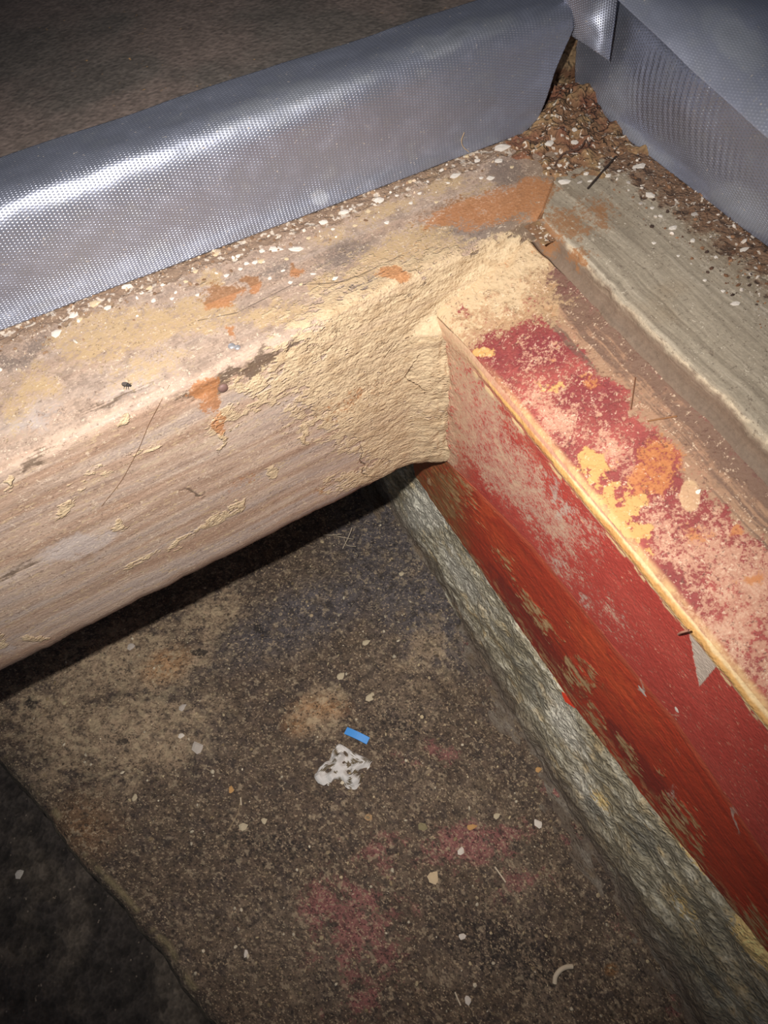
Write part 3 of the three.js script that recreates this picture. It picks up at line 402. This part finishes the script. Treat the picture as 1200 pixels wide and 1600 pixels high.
// ───────────────────────── duct tape ─────────────────────────
function tapePaint(surf, opt) {
  const scuff = opt.scuff ? field(surf, opt.scuff) : () => 0, wr = opt.wrinkle ? field(surf, opt.wrinkle) : () => 0, dusty = opt.dust || (() => 0);
  return (s, t, o) => {
    const x = s * 1000, y = t * 1000, fine = fb(x / 1.2, y / 1.2, 3), mid = fb(x / 9, y / 9, 3), big = fb(x / 40, y / 30, 3);
    setC(o, C(158, 161, 176)); mul(o, .9 + .2 * mid);
    // woven dimples: small raised dashes in offset rows, their glint painted into the colour
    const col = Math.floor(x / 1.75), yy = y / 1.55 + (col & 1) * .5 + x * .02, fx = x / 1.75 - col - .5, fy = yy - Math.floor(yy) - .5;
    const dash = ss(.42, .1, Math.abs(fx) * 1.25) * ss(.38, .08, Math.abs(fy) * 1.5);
    const sc = cover(scuff(s, t), mid * .6, .3); const du = cover(dusty(s, t), fine * .7 + .1, .15);
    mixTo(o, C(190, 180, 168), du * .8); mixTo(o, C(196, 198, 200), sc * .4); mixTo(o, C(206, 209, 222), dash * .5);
    const sd = vn(x / .5, y / .5) * vn(x / 2, y / 2 + 4); mixTo(o, C(226, 210, 190), ss(.72, .82, sd) * .8);
    o.r = clamp(.33 + .1 * mid + sc * .15 + du * .4 + ss(.72, .82, sd) * .4);
    const w = wr(s, t); o.h = dash * .0002 + (fine - .5) * .00003 + (big - .5) * .0012;
    if (w > 0) { const ph = (s - Math.pow(t - .03, 2) * 5) * 1000 / 4.1; o.h += ss(0, .5, w) * (.5 + .5 * Math.cos(ph * 2 * Math.PI)) * .0003 * (.5 + .9 * mid); }
  };
}
function tapeMat(sk, metal) { sk.mat.metalness = metal; return sk.mat; }
const tz = s => -.3246 + (s + .0497) / .2802 * .0076;
const topZ = pl([[-.013, -.3638], [.11, -.360], [.231, -.354]]);
const tapeA = new Surf('x', -0.31, 0.268, [0, .03, .042, .058, .085, .104], s => { const z = tz(s), c = (fb(s * 14, 2, 2) - .5) * .003; return [[topZ(s), TOPY + .0012], [z - .0135, TOPY + .001], [z - .0075 + c, TOPY - .0035], [z - .0055 + c, LEDGE + .036], [z - .0035 - c * .5, LEDGE + .012], [z, LEDGE + .0012]]; }, 0.0075, null,
  pl([[0, .2625], [.05, .2680], [.07, .2574], [.096, .2475], [.104, .238]]));
{
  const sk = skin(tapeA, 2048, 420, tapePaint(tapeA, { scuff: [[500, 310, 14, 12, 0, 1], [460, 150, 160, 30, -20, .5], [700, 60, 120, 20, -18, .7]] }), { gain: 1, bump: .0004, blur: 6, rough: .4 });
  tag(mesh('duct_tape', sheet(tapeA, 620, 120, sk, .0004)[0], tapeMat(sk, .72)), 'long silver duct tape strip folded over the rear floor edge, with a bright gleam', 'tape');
}
const tapeB = new Surf('z', -0.358, 0.2, [0, .025, .037, .055, .08, .1], s => { const c = (fb(s * 16, 5, 2) - .5) * .004; return [[.318, TOPY + .0015], [.2965, TOPY + .001], [.2885 + c, TOPY - .005], [.2855 + c, LEDGE + .032], [.2815 - c * .4, LEDGE + .010], [.2785 + (s + .32) * .012, LEDGE + .0012]]; }, 0.0065,
  pl([[0, -.357], [.05, -.349], [.068, -.338], [.1, -.3245]]), null);
{
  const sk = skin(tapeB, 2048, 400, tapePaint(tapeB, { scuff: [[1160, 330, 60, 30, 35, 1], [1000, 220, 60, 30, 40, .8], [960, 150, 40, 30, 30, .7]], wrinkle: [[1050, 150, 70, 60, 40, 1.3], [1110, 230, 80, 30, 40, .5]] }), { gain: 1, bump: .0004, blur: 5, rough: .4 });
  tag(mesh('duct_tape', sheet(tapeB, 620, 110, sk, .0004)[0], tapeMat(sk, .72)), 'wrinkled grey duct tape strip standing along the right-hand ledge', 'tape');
}
const lapY = clampEnds(pl([[965, 0], [1080, 110], [1200, 215]].map(([x, y]) => { const p = onX(x, y, .283); return [p.z, p.y]; })), -.36, -.12);
const tapeC = new Surf('z', -0.42, 0.2, [0, .05, .075, .092], s => { const c = (fb(s * 18, 7, 2) - .5) * .006, y = lapY(s); return [[.362, TOPY + .005 + c], [.312, TOPY + .0075 - c], [.292, Math.max(y + .008, TOPY + .003)], [.2832, y]]; }, 0.007, t => lerp(-.42, -.322, clamp((t - .02) / .07)), null);
{
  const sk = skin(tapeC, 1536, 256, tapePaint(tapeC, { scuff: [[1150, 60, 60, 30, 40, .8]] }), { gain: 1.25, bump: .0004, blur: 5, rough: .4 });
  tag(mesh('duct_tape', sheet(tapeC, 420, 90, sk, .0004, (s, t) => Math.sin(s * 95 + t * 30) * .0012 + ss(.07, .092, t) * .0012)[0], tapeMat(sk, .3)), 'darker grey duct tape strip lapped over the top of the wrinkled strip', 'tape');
}

// folded corner gusset between the two strips
{
  const q = [[onZ(876, -14, -.331), onX(966, -6, .2860)], [onZ(892, 56, -.3265), onX(952, 96, .2805)]];
  const S = Object.create(tapeB); Object.assign(S, { s0: 0, s1: .04, t1: .035, startAt: null, endAt: null, axis: 'x', grid: null });
  S.P = (s, t) => { const a = s / .04, b = t / .035, w = lerp(1, .86, b); const p = q[0][0].clone().lerp(q[0][1], a).lerp(q[1][0].clone().lerp(q[1][1], a), b); const m = V(-.55, .5, .65); return p.addScaledVector(m, .0028 * Math.sin(a * Math.PI) * w + .001 * Math.sin(a * 7 + b * 3)); };
  S.N = () => V(-.55, .5, .65).normalize(); S.sign = () => -1;
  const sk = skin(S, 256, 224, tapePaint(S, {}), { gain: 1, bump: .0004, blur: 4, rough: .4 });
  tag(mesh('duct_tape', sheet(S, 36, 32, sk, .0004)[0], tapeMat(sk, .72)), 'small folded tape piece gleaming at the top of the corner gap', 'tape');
}

// ───────────────────────── dirt in the corner ─────────────────────────
const heapS = new Surf('x', .198, .296, [0, .098], () => [[-.338, LEDGE], [-.240, LEDGE]], .001);
{
  const cx = .283, cz = -.331;
  const sk = skin(heapS, 420, 420, (s, t, o) => {
    const x = s * 1000, y = t * 1000, z = -.338 + t, mid = fb(x / 6, y / 6, 4), fine = fb(x / 1.4, y / 1.4, 3), spk = speck(x, y);
    const d = Math.hypot((cx - s), (z - cz)) + Math.abs((cx - s) - (z - cz)) * .12; const fall = ss(.098, .0, d + (fb(x / 14, y / 14, 3) - .5) * .024);
    const lump = fb(x / 9 + 30, y / 9, 4); o.h = -.0024 + fall * .0122 * (.75 + .5 * lump) + fall * (fine - .5) * .0012 + (mid - .5) * .0035 * ss(0, .3, fall);
    setC(o, C(126, 92, 66)); mixTo(o, C(150, 120, 84), ss(.4, .9, mid)); mixTo(o, C(118, 72, 54), ss(.5, .9, fb(x / 12 + 9, y / 12, 3)) * .8); mul(o, .66 + .5 * fine + .2 * spk);
    const ck = Math.abs(fb(x / 8 + 90, y / 8 + 9, 4) - .5); if (ck < .035) { const k = ss(.035, .01, ck) * ss(.35, .6, lump); mul(o, 1 - .75 * k); o.h -= k * .0022; }
    mixTo(o, WHITE, ss(.86, .94, fb(x / 1.6 + 5, y / 1.6 + 40, 2)) * .7);
  }, { gain: 1, bump: .002, blur: 3, rough: .95 });
  const g = sheet(heapS, 150, 150, sk)[0];
  tag(mesh('dirt_heap', g, sk.mat), 'crumbly brown dirt heaped in the corner between the tapes', 'dirt', null, 'stuff');
  heapS.put = sk.height;
}
// point, normal and metres per pixel where a pixel falls on a surface
function spot(surf, px, py, lift = 0) {
  let S = surf; if (surf === 'corner') { const q = heapS.at(px, py); S = heapS.put(...q) > 0 ? heapS : (() => { const r = rightS.at(px, py); return r[1] < .086 && r[0] > lerp(-.334, -.2545, r[1] / .087) ? rightS : backS; })(); }
  const [s, t] = S.at(px, py), n = S.N(s, t), h = S.put ? S.put(s, t) : 0; const p = S.P(s, t).addScaledVector(n, h + lift);
  return { p, n, m: -p.clone().sub(EYE).dot(BACK) / FPX };
}
// closed crumb of unit size: ragged outline, bumpy top, skirt down to the ground
function crumbGeometry(seed, outline, rings = 4, height = .5, rough = .35) {
  const r = rng(seed), n = outline.length, pos = [], idx = [], off = r() * 90;
  pos.push(0, height * (.8 + .4 * r()), 0);
  for (let k = 1; k <= rings; k++) for (let i = 0; i < n; i++) { const f = k / rings, [a, b] = outline[i]; const x = a * f, z = b * f; const e = Math.sqrt(Math.max(0, 1 - Math.pow(f, 4))); pos.push(x, height * (.35 + .65 * e) * (1 + rough * 2 * (vn(x * 2.3 + off, z * 2.3) - .5)), z); }
  for (let i = 0; i < n; i++) pos.push(outline[i][0] * .94, -.12, outline[i][1] * .94);
  for (let i = 0; i < n; i++) idx.push(0, 1 + (i + 1) % n, 1 + i);
  for (let k = 0; k < rings; k++) for (let i = 0; i < n; i++) { const a = 1 + k * n + i, b = 1 + k * n + (i + 1) % n; idx.push(a, b, a + n, b, b + n, a + n); }
  const g = new THREE.BufferGeometry(); g.setAttribute('position', new THREE.Float32BufferAttribute(pos, 3)); g.setIndex(idx); const f = g.toNonIndexed(); f.computeVertexNormals(); return f;
}
const CR = []; for (let v = 0; v < 8; v++) { const r = rng(900 + v), n = 6 + (v % 3), o = []; for (let i = 0; i < n; i++) { const a = i / n * 2 * Math.PI + (r() - .5) * .6, q = .6 + .65 * r(); o.push([Math.cos(a) * q, Math.sin(a) * q]); } CR.push(crumbGeometry(v + 5, o, 2, .34, .4)); }
const rough = (r, g, b, k = .9) => new THREE.MeshStandardMaterial({ color: new THREE.Color(lin(r), lin(g), lin(b)), roughness: k });
const chipWhite = rough(224, 212, 198), chipCream = rough(210, 186, 150), chipGrey = rough(190, 178, 166), chipTan = rough(196, 150, 96), pebbleMat = rough(196, 180, 150), pebbleDark = rough(48, 40, 36);
const upQ = new THREE.Quaternion(); const rc = rng(4242);
function crumb(name, surf, px, py, rx, ry, mat, label, category, grp, flat = .8) {
  const q = spot(surf, px, py); const o = mesh(name, CR[(rc() * 8) | 0], mat); o.position.copy(q.p);
  o.quaternion.setFromUnitVectors(V(0, 1, 0), q.n).multiply(upQ.setFromAxisAngle(V(0, 1, 0), (rc() - .5) * 1.2));
  o.scale.set(rx * q.m, Math.min(rx, ry) * q.m * flat, ry * q.m); tag(o, label, category, grp); return o;
}
// big flakes first, each told apart by where it lies
const W = 'white paint flake ';
[[785, 231, 13, 11, W + 'wedged below the right end of the long tape, largest there'], [779, 252, 8, 6, W + 'just below the large flake at the right end of the long tape'],
 [744, 250, 8, 7, W + 'against the long tape edge, second flake left of the corner gap'], [767, 278, 7, 6, W + 'on the rear ledge above the wide rust stain'],
 [712, 274, 10, 6, W + 'broad and flat below the long tape, left of the corner'], [857, 231, 10, 9, W + 'on the brown dirt right below the corner gap'],
 [895, 218, 7, 5, W + 'near the wrinkled tape, uppermost on the brown dirt'], [897, 229, 7, 7, W + 'pinkish and touching the uppermost flake on the dirt'],
 [875, 262, 6, 5, W + 'small and square in the middle of the corner dirt'], [881, 284, 12, 9, W + 'large and broken at the lower rim of the corner dirt'],
 [996, 262, 13, 8, W + 'long and bright beside the wrinkled tape edge'], [1015, 306, 11, 9, W + 'big and triangular on the grey ledge near the wrinkled tape'],
 [1050, 356, 8, 6, W + 'on the grey ledge below the big triangular flake'], [1085, 337, 8, 5, W + 'dull and flat in the dirt strip along the wrinkled tape'],
 [1162, 391, 9, 5, W + 'in the dirt strip nearest the right picture edge'], [1149, 475, 9, 5, W + 'alone on the bare grey ledge, far from the tape'],
 [505, 348, 10, 8, W + 'at the long tape edge, middle of the rear ledge'], [538, 333, 11, 7, W + 'flat, against the long tape edge, right of middle'],
 [592, 312, 11, 11, W + 'tall and bright touching the long tape edge'], [430, 390, 13, 8, W + 'long and slanting just right of the twin orange spots'],
 [462, 390, 14, 6, W + 'long and pale above the smallest orange spot'], [88, 521, 9, 10, W + 'leftmost and roundest below the long tape'],
 [149, 477, 10, 9, W + 'cream-tinged, fourth from the left below the tape'], [167, 481, 8, 9, W + 'bright and close beside the cream-tinged one'],
 [197, 450, 13, 6, W + 'long and tucked under the long tape edge at left'], [116, 494, 9, 7, W + 'second from the left below the long tape']]
  .forEach(([x, y, a, b, label], i) => crumb('paint_flake', x > 800 ? 'corner' : backS, x, y, a, b, i === 22 ? chipCream : i === 13 ? chipGrey : chipWhite, label, 'paint flake', 'white paint flakes on the ledges', .5));
const zones = [[300, 'below the long tape, left of the twin orange spots'], [415, 'between the long tape and the twin orange spots'], [500, 'around the smallest orange spot below the long tape'], [600, 'below the long tape, right of the smallest orange spot'], [700, 'below the long tape, left of the wide rust stain'], [2000, 'between the wide rust stain and the long tape']];
for (const [x, y, a, b = a] of [[125, 499, 5], [234, 450, 8, 4], [239, 470, 5], [269, 467, 4], [306, 425, 5], [309, 461, 4], [339, 398, 8, 5], [354, 431, 5], [385, 412, 5], [398, 410, 6], [408, 408, 6], [421, 435, 4], [442, 423, 6, 3], [454, 441, 4], [489, 428, 6, 3], [524, 435, 6, 4], [470, 444, 4], [548, 328, 4], [682, 316, 4], [605, 348, 5], [655, 302, 4], [642, 317, 4], [752, 278, 4], [730, 245, 5], [800, 261, 4], [620, 306, 4], [575, 330, 5], [640, 286, 5], [668, 283, 4], [700, 286, 4], [690, 265, 5], [222, 458, 4], [255, 445, 4], [290, 440, 5], [372, 400, 5], [410, 392, 5], [376, 420, 4], [448, 405, 4], [482, 372, 5], [520, 358, 4], [555, 352, 4]])
  { const z = zones.find(q => x < q[0])[1]; crumb('paint_crumb', backS, x, y, a, b, rc() < .2 ? chipCream : chipWhite, 'tiny white paint crumb ' + z, 'paint crumb', 'tiny white crumbs ' + z, .6); }
for (const [x, y, a, b = a] of [[857, 267, 4], [915, 272, 5], [950, 274, 6, 5], [982, 286, 4], [1001, 318, 4], [1019, 325, 4], [1032, 338, 4], [1082, 376, 6, 5], [1022, 380, 4], [1101, 438, 4], [870, 240, 4], [921, 283, 5, 3], [936, 262, 4], [1060, 400, 3], [1140, 372, 4], [1118, 402, 4], [1180, 420, 4], [1130, 455, 4], [905, 285, 6, 3], [968, 268, 4]])
  { const z = x < 975 ? 'scattered over the dirt of the corner' : 'in the brown dirt strip along the wrinkled tape'; crumb('paint_crumb', 'corner', x, y, a, b, rc() < .25 ? chipGrey : chipWhite, 'tiny white paint crumb ' + z, 'paint crumb', 'tiny white crumbs ' + z, .6); }
crumb('masonry_crumb', kerbS, 648, 786, 9, 11, rough(206, 184, 160), 'pale crumb stuck on the kerb under the board corner', 'crumb', null, 1);
crumb('masonry_crumb', rightS, 672, 752, 10, 8, rough(150, 116, 84), 'brown crumb in the crack where board and red nosing meet', 'crumb', null, 1);
crumb('paint_flake', kerbS, 890, 1092, 8, 17, rough(200, 60, 34, .5), 'bright red paint flake hanging below the nosing edge', 'paint flake', null, .5).rotateY(.6);
crumb('paint_flake', rightS, 1057, 1109, 7, 6, chipWhite, 'white paint flake stuck on the flat red face', 'paint flake', null, .4);
crumb('paint_flake', rightS, 1004, 1081, 6, 11, chipGrey, 'grey paint flake on the rounded top of the nosing', 'paint flake', null, .3);
crumb('paint_crumb', rightS, 1091, 768, 5, 4, chipWhite, 'white crumb lying on the beige square of the sloping top', 'paint crumb', null, .6);

// ───────────────────────── litter on the slab ─────────────────────────
{
  const F = floorS;
  [[310, 1168, 9, 11, chipGrey, 'pale three-cornered chip on the slab, left of the white scrap'], [380, 1293, 8, 8, pebbleMat, 'round cream pebble on the slab below the left end of the white scrap'],
   [577, 1090, 9, 7, pebbleMat, 'smooth oval pebble on the slab above the blue sliver'], [532, 1056, 7, 7, pebbleMat, 'cream pebble on the slab halfway between board and blue sliver'],
   [677, 1371, 10, 11, chipCream, 'rough cream lump on the slab beside the pink stain'], [737, 1293, 9, 5, chipTan, 'orange chip on the slab at the pink stain'],
   [661, 1293, 7, 8, rough(140, 128, 96), 'greenish pebble on the slab left of the orange chip'], [719, 1330, 7, 6, chipWhite, 'white crumb in the middle of the pink stain'],
   [722, 1463, 7, 6, chipWhite, 'white crumb on the slab above the curled shaving, alone'], [572, 1004, 7, 5, pebbleMat, 'flat pale pebble nearest the dark gap under the board'],
   [205, 1009, 6, 7, chipGrey, 'pale chip near the shadow below the left of the board'], [413, 1283, 5, 6, pebbleMat, 'cream pebble just right of the round one'],
   [361, 1233, 5, 6, chipTan, 'tan pebble on the slab, above the round cream one'], [30, 1364, 7, 8, chipWhite, 'white crumb lying on the dark lower level', lowS],
   [385, 1491, 4, 7, chipWhite, 'narrow white crumb on the lower left of the slab'], [731, 1561, 5, 8, chipWhite, 'white crumb at the bottom of the picture beside the thin sliver'],
   [576, 1278, 7, 6, rough(176, 142, 104), 'brownish pebble under the white scrap'], [776, 1275, 6, 5, pebbleMat, 'cream pebble at the right end of the pink stain'],
   [841, 1286, 6, 8, chipWhite, 'white chip on the slab near the foot of the kerb'], [841, 1284 - 82, 5, 5, chipTan, 'tan crumb on the slab near the kerb, above the white chip'],
   [627, 897, 5, 5, pebbleMat, 'cream pebble on the dark slab close to the kerb top'], [284, 1149, 5, 5, chipWhite, 'white crumb just left of the three-cornered chip'], [286, 1106, 7, 6, chipGrey, 'pinkish crumb above the three-cornered chip'], [210, 1247, 6, 5, pebbleMat, 'pebble on the left half of the slab near its edge']]
    .forEach(([x, y, a, b, m, label, f]) => crumb('pebble', f || F, x, y, a, b, m, label, 'pebble', 'loose chips and pebbles on the slab', .7));
  // crumpled white scrap
  const pts = [[530, 1163], [545, 1170], [560, 1180], [582, 1189], [574, 1206], [566, 1217], [558, 1233], [543, 1233], [534, 1218], [522, 1218], [512, 1229], [496, 1224], [491, 1210], [503, 1196], [514, 1187], [521, 1172]];
  const c = spot(F, 538, 1200), dense = []; for (let i = 0; i < pts.length; i++) { const a = pts[i], b = pts[(i + 1) % pts.length]; for (let k = 0; k < 3; k++) { const w = spot(F, lerp(a[0], b[0], k / 3) + (rc() - .5) * 2.4, lerp(a[1], b[1], k / 3) + (rc() - .5) * 2.4).p; dense.push([(w.x - c.p.x) * 100, (w.z - c.p.z) * 100]); } }
  const g = crumbGeometry(71, dense, 16, .3, 1.6); const cols = new Float32Array(g.attributes.position.count * 3), P = g.attributes.position;
  for (let i = 0; i < P.count; i += 3) { const n = vn(P.getX(i) * 3 + 4, P.getZ(i) * 3) * .6 + vn(P.getX(i) * 9, P.getZ(i) * 9 + 5) * .4, k = ss(.56, .66, n); for (let j = 0; j < 3; j++) { cols[3 * (i + j)] = lerp(.72, .16, k); cols[3 * (i + j) + 1] = lerp(.68, .12, k); cols[3 * (i + j) + 2] = lerp(.64, .07, k); } }
  g.setAttribute('color', new THREE.BufferAttribute(cols, 3));
  const o = mesh('paper_scrap', g, new THREE.MeshStandardMaterial({ vertexColors: true, roughness: .8 })); o.position.copy(c.p); o.scale.setScalar(.01); tag(o, 'crumpled white scrap lying on the slab below the blue sliver', 'scrap');
  // blue sliver: a bent strip with thickness
  const A = spot(F, 541, 1142).p, B = spot(F, 575, 1158).p, L = A.distanceTo(B), sh = new THREE.Shape(); for (let i = 0; i <= 10; i++) { const x = -L / 2 + L * i / 10, y = .0014 * Math.sin(i / 10 * Math.PI); i ? sh.lineTo(x, y + .0011) : sh.moveTo(x, y + .0011); } for (let i = 10; i >= 0; i--) sh.lineTo(-L / 2 + L * i / 10, .0014 * Math.sin(i / 10 * Math.PI));
  const bg = new THREE.ExtrudeGeometry(sh, { depth: .0052, bevelEnabled: true, bevelSize: .0003, bevelThickness: .0003, bevelSegments: 2 }); bg.translate(0, 0, -.0026);
  const bl = mesh('plastic_sliver', bg, new THREE.MeshStandardMaterial({ color: new THREE.Color(lin(84), lin(160), lin(236)), roughness: .4 })); bl.position.copy(A).lerp(B, .5).add(V(0, .0006, 0)); bl.rotation.y = Math.atan2(-(B.z - A.z), B.x - A.x); tag(bl, 'bright blue plastic sliver lying on the dark slab', 'sliver');
}
// thin things: a tube along points of a surface
function fibre(name, surf, pts, rad, mat, label, category, lift = .0003, grp) {
  const q = pts.map(p => spot(p[3] || surf, p[0], p[1], lift + rad + (p[2] || 0)).p); const g = new THREE.TubeGeometry(new THREE.CatmullRomCurve3(q), Math.max(8, pts.length * 6), rad, 6, false);
  const o = mesh(name, g, mat); tag(o, label, category, grp); return o;
}
const hairMat = rough(120, 88, 62), paleMat = rough(214, 196, 170), darkMat = rough(52, 38, 30);
fibre('hair', backS, [[265, 602], [248, 632], [232, 662], [218, 696], [205, 722], [188, 752], [158, 790]], .0001, hairMat, 'long fine brown hair lying down the face of the wooden board', 'hair');
fibre('twig', rightS, [[993, 590], [990, 612], [986, 640]], .0003, rough(110, 70, 46), 'short thin twig on the brown upper part of the sloping top', 'twig', 0);
fibre('twig', rightS, [[1012, 659], [1035, 655], [1058, 651]], .00035, rough(140, 96, 62), 'level brown splinter on the sloping top, right of the other twig', 'splinter', .0002);
fibre('twig', 'corner', [[918, 297], [938, 276], [962, 248]], .0005, darkMat, 'dark straight twig across the corner dirt', 'twig', .0004);
fibre('twig', 'corner', [[866, 262], [880, 246], [905, 240], [914, 230], [918, 236]], .00045, rough(84, 60, 48), 'curly brown rootlet on the corner dirt', 'rootlet', .0005);
fibre('wood_splinter', rightS, [[1062, 990], [1074, 983, .002], [1088, 980, .004]], .0005, rough(196, 140, 116), 'pinkish splinter standing at the tip of the grey triangle', 'splinter', .0002);
fibre('hair', tapeA, [[724, 206, .0005], [719, 218, .001], [722, 228, .0004], [732, 237]], .00018, rough(190, 160, 120), 'fine tan fibre curled on the long tape near its right end', 'fibre');
fibre('wood_shaving', floorS, [[866, 1537], [867, 1526, .001], [874, 1516, .002], [884, 1511, .0015], [894, 1510]], .0017, paleMat, 'curled pale shaving on the slab near the kerb', 'shaving', 0).scale.y = 1;
fibre('wood_splinter', floorS, [[773, 1355], [781, 1366], [790, 1379]], .0006, paleMat, 'thin white splinter on the slab, lower right of the pink stain', 'splinter', .0002);
fibre('wood_splinter', floorS, [[711, 1550], [715, 1560], [720, 1571]], .0006, paleMat, 'thin white splinter at the bottom of the slab', 'splinter', .0002);
fibre('wood_splinter', floorS, [[376, 1246], [377, 1258]], .0005, paleMat, 'small upright white splinter left of centre on the slab', 'splinter', .0002);
for (const p of [[[520, 818], [535, 824], [548, 830]], [[530, 838], [540, 822], [546, 812]], [[532, 822], [538, 836], [552, 842]], [[500, 816], [516, 820], [530, 822]], [[550, 845], [554, 852], [553, 858]]]) fibre('plant_fibre', floorS, p.map((q, i) => [q[0] + 6, q[1] + 22, .004 + i * .004]), .0003, paleMat, 'pale wispy fibre caught below the board edge, left of the kerb', 'fibre', 0, 'wisps below the board edge');
for (const p of [[[424, 852], [440, 850], [456, 852]], [[460, 838], [464, 848]], [[440, 858], [450, 854]]]) fibre('plant_fibre', floorS, p.map((q, i) => [q[0], q[1], .05 + i * .002]), .0003, paleMat, 'pale wispy fibre in the dark gap under the board middle', 'fibre', 0, 'wisps in the dark gap');
// nails: parts of the board
{
  const root = scene.getObjectByName('wooden_board');
  for (const [x, y, r, m, l] of [[349, 607, .0024, rough(120, 92, 84, .6), 'rusty nail head'], [362, 541, .0018, new THREE.MeshStandardMaterial({ color: 0xb8b4b4, roughness: .4, metalness: .6 }), 'shiny nail head'], [371, 543, .0015, new THREE.MeshStandardMaterial({ color: 0xb8b4b4, roughness: .4, metalness: .6 }), 'shiny nail head']]) {
    const q = spot(backS, x, y); const g = new THREE.LatheGeometry([[0, .55], [.5, .5], [.85, .32], [1, .05], [1, -.4]].map(p => new THREE.Vector2(p[0] * r, p[1] * r)).reverse(), 14);
    const o = new THREE.Mesh(g, m); o.name = 'nail_head'; o.castShadow = o.receiveShadow = true; o.position.copy(q.p); o.quaternion.setFromUnitVectors(V(0, 1, 0), q.n); o.userData.label = l; root.add(o);
  }
}
// fly on the rear ledge
{
  const q = spot(backS, 200, 604), fly = group('fly', q.p); tag(fly, 'small dead black fly on the dusty rear ledge', 'fly');
  fly.quaternion.setFromUnitVectors(V(0, 1, 0), q.n); fly.rotateY(-.75); const black = rough(34, 28, 26, .5);
  const ell = (a, b, c, x, y, z) => { const g = new THREE.SphereGeometry(1, 14, 10); g.scale(a, b, c); g.translate(x, y, z); return g; };
  mesh('abdomen', ell(.0013, .0007, .0008, -.0014, .0009, 0), black, fly); mesh('thorax', ell(.0009, .0007, .0007, .0003, .0011, 0), black, fly); mesh('head', ell(.0005, .0005, .0006, .0014, .001, 0), black, fly);
  for (const k of [-1, 1]) { const w = ell(.0014, .00008, .0006, -.001, .0017, k * .0006); const o = mesh('wing', w, rough(90, 80, 74, .4), fly); o.rotation.y = k * -.18; }
  for (const k of [-1, 1]) for (let i = 0; i < 3; i++) mesh('leg', new THREE.TubeGeometry(new THREE.CatmullRomCurve3([V(.0008 - i * .0006, .0008, k * .0005), V(.001 - i * .0009, .0012, k * .0011), V(.0012 - i * .0012, 0, k * .0017)]), 6, .00009, 5), black, fly);
}
// uncountable grit
function grit(name, label, n, seed, pickSpot, cols, smin, smax) {
  const r = rng(seed), g = new THREE.IcosahedronGeometry(1, 0), P = g.attributes.position; for (let i = 0; i < P.count; i++) { const k = .8 + .45 * vn(P.getX(i) * 3 + 9, P.getY(i) * 3 + P.getZ(i) * 5); P.setXYZ(i, P.getX(i) * k, P.getY(i) * k, P.getZ(i) * k); } g.computeVertexNormals();
  const im = new THREE.InstancedMesh(g, new THREE.MeshStandardMaterial({ color: 0xffffff, roughness: .92 }), n), M = new THREE.Matrix4(), col = new THREE.Color();
  for (let i = 0; i < n; i++) { const p = pickSpot(r), k = smin + (smax - smin) * Math.pow(r(), 4); M.compose(p, new THREE.Quaternion().setFromEuler(new THREE.Euler(r() * 6, r() * 6, r() * 6)), V(k * (.8 + .5 * r()), k * (.45 + .4 * r()), k * (.8 + .5 * r()))); im.setMatrixAt(i, M); const c = cols[(r() * cols.length) | 0], b = .7 + .5 * r(); im.setColorAt(i, col.setRGB(lin(c[0]) * b, lin(c[1]) * b, lin(c[2]) * b)); }
  im.name = name; im.castShadow = im.receiveShadow = true; scene.add(im); tag(im, label, 'grit', null, 'stuff');
}
const on = (S, s, t) => S.P(s, t).addScaledVector(S.N(s, t), S.put(s, t));
grit('floor_grit', 'fine pale sand grains strewn over the slab', 2600, 11, r => { for (;;) { const s = -.36 + .5 * r(), t = .103 + .39 * r(); if (fb(s * 30, t * 30, 3) > r() * .9) return on(floorS, s, t); } }, [[196, 176, 140], [170, 150, 120], [120, 104, 84], [150, 130, 100], [90, 76, 62], [210, 196, 170]], .00035, .0018);
grit('ledge_grit', 'fine white and brown grit along the foot of the long tape', 1700, 12, r => { const s = -.22 + .47 * r(), t = .009 + .028 * Math.pow(r(), 2.2); return on(backS, s, t); }, [[226, 212, 196], [200, 176, 150], [130, 100, 76], [160, 128, 100]], .00025, .0013);
grit('dirt_grit', 'loose brown dirt grains along the foot of the wrinkled tape', 2200, 13, r => { const s = -.29 + .47 * r(), t = .012 + .036 * Math.pow(r(), 1.7); return on(rightS, s, t); }, [[120, 84, 58], [96, 66, 48], [150, 110, 80], [70, 52, 42], [214, 200, 186]], .00025, .0013);

renderer.render(scene, camera);
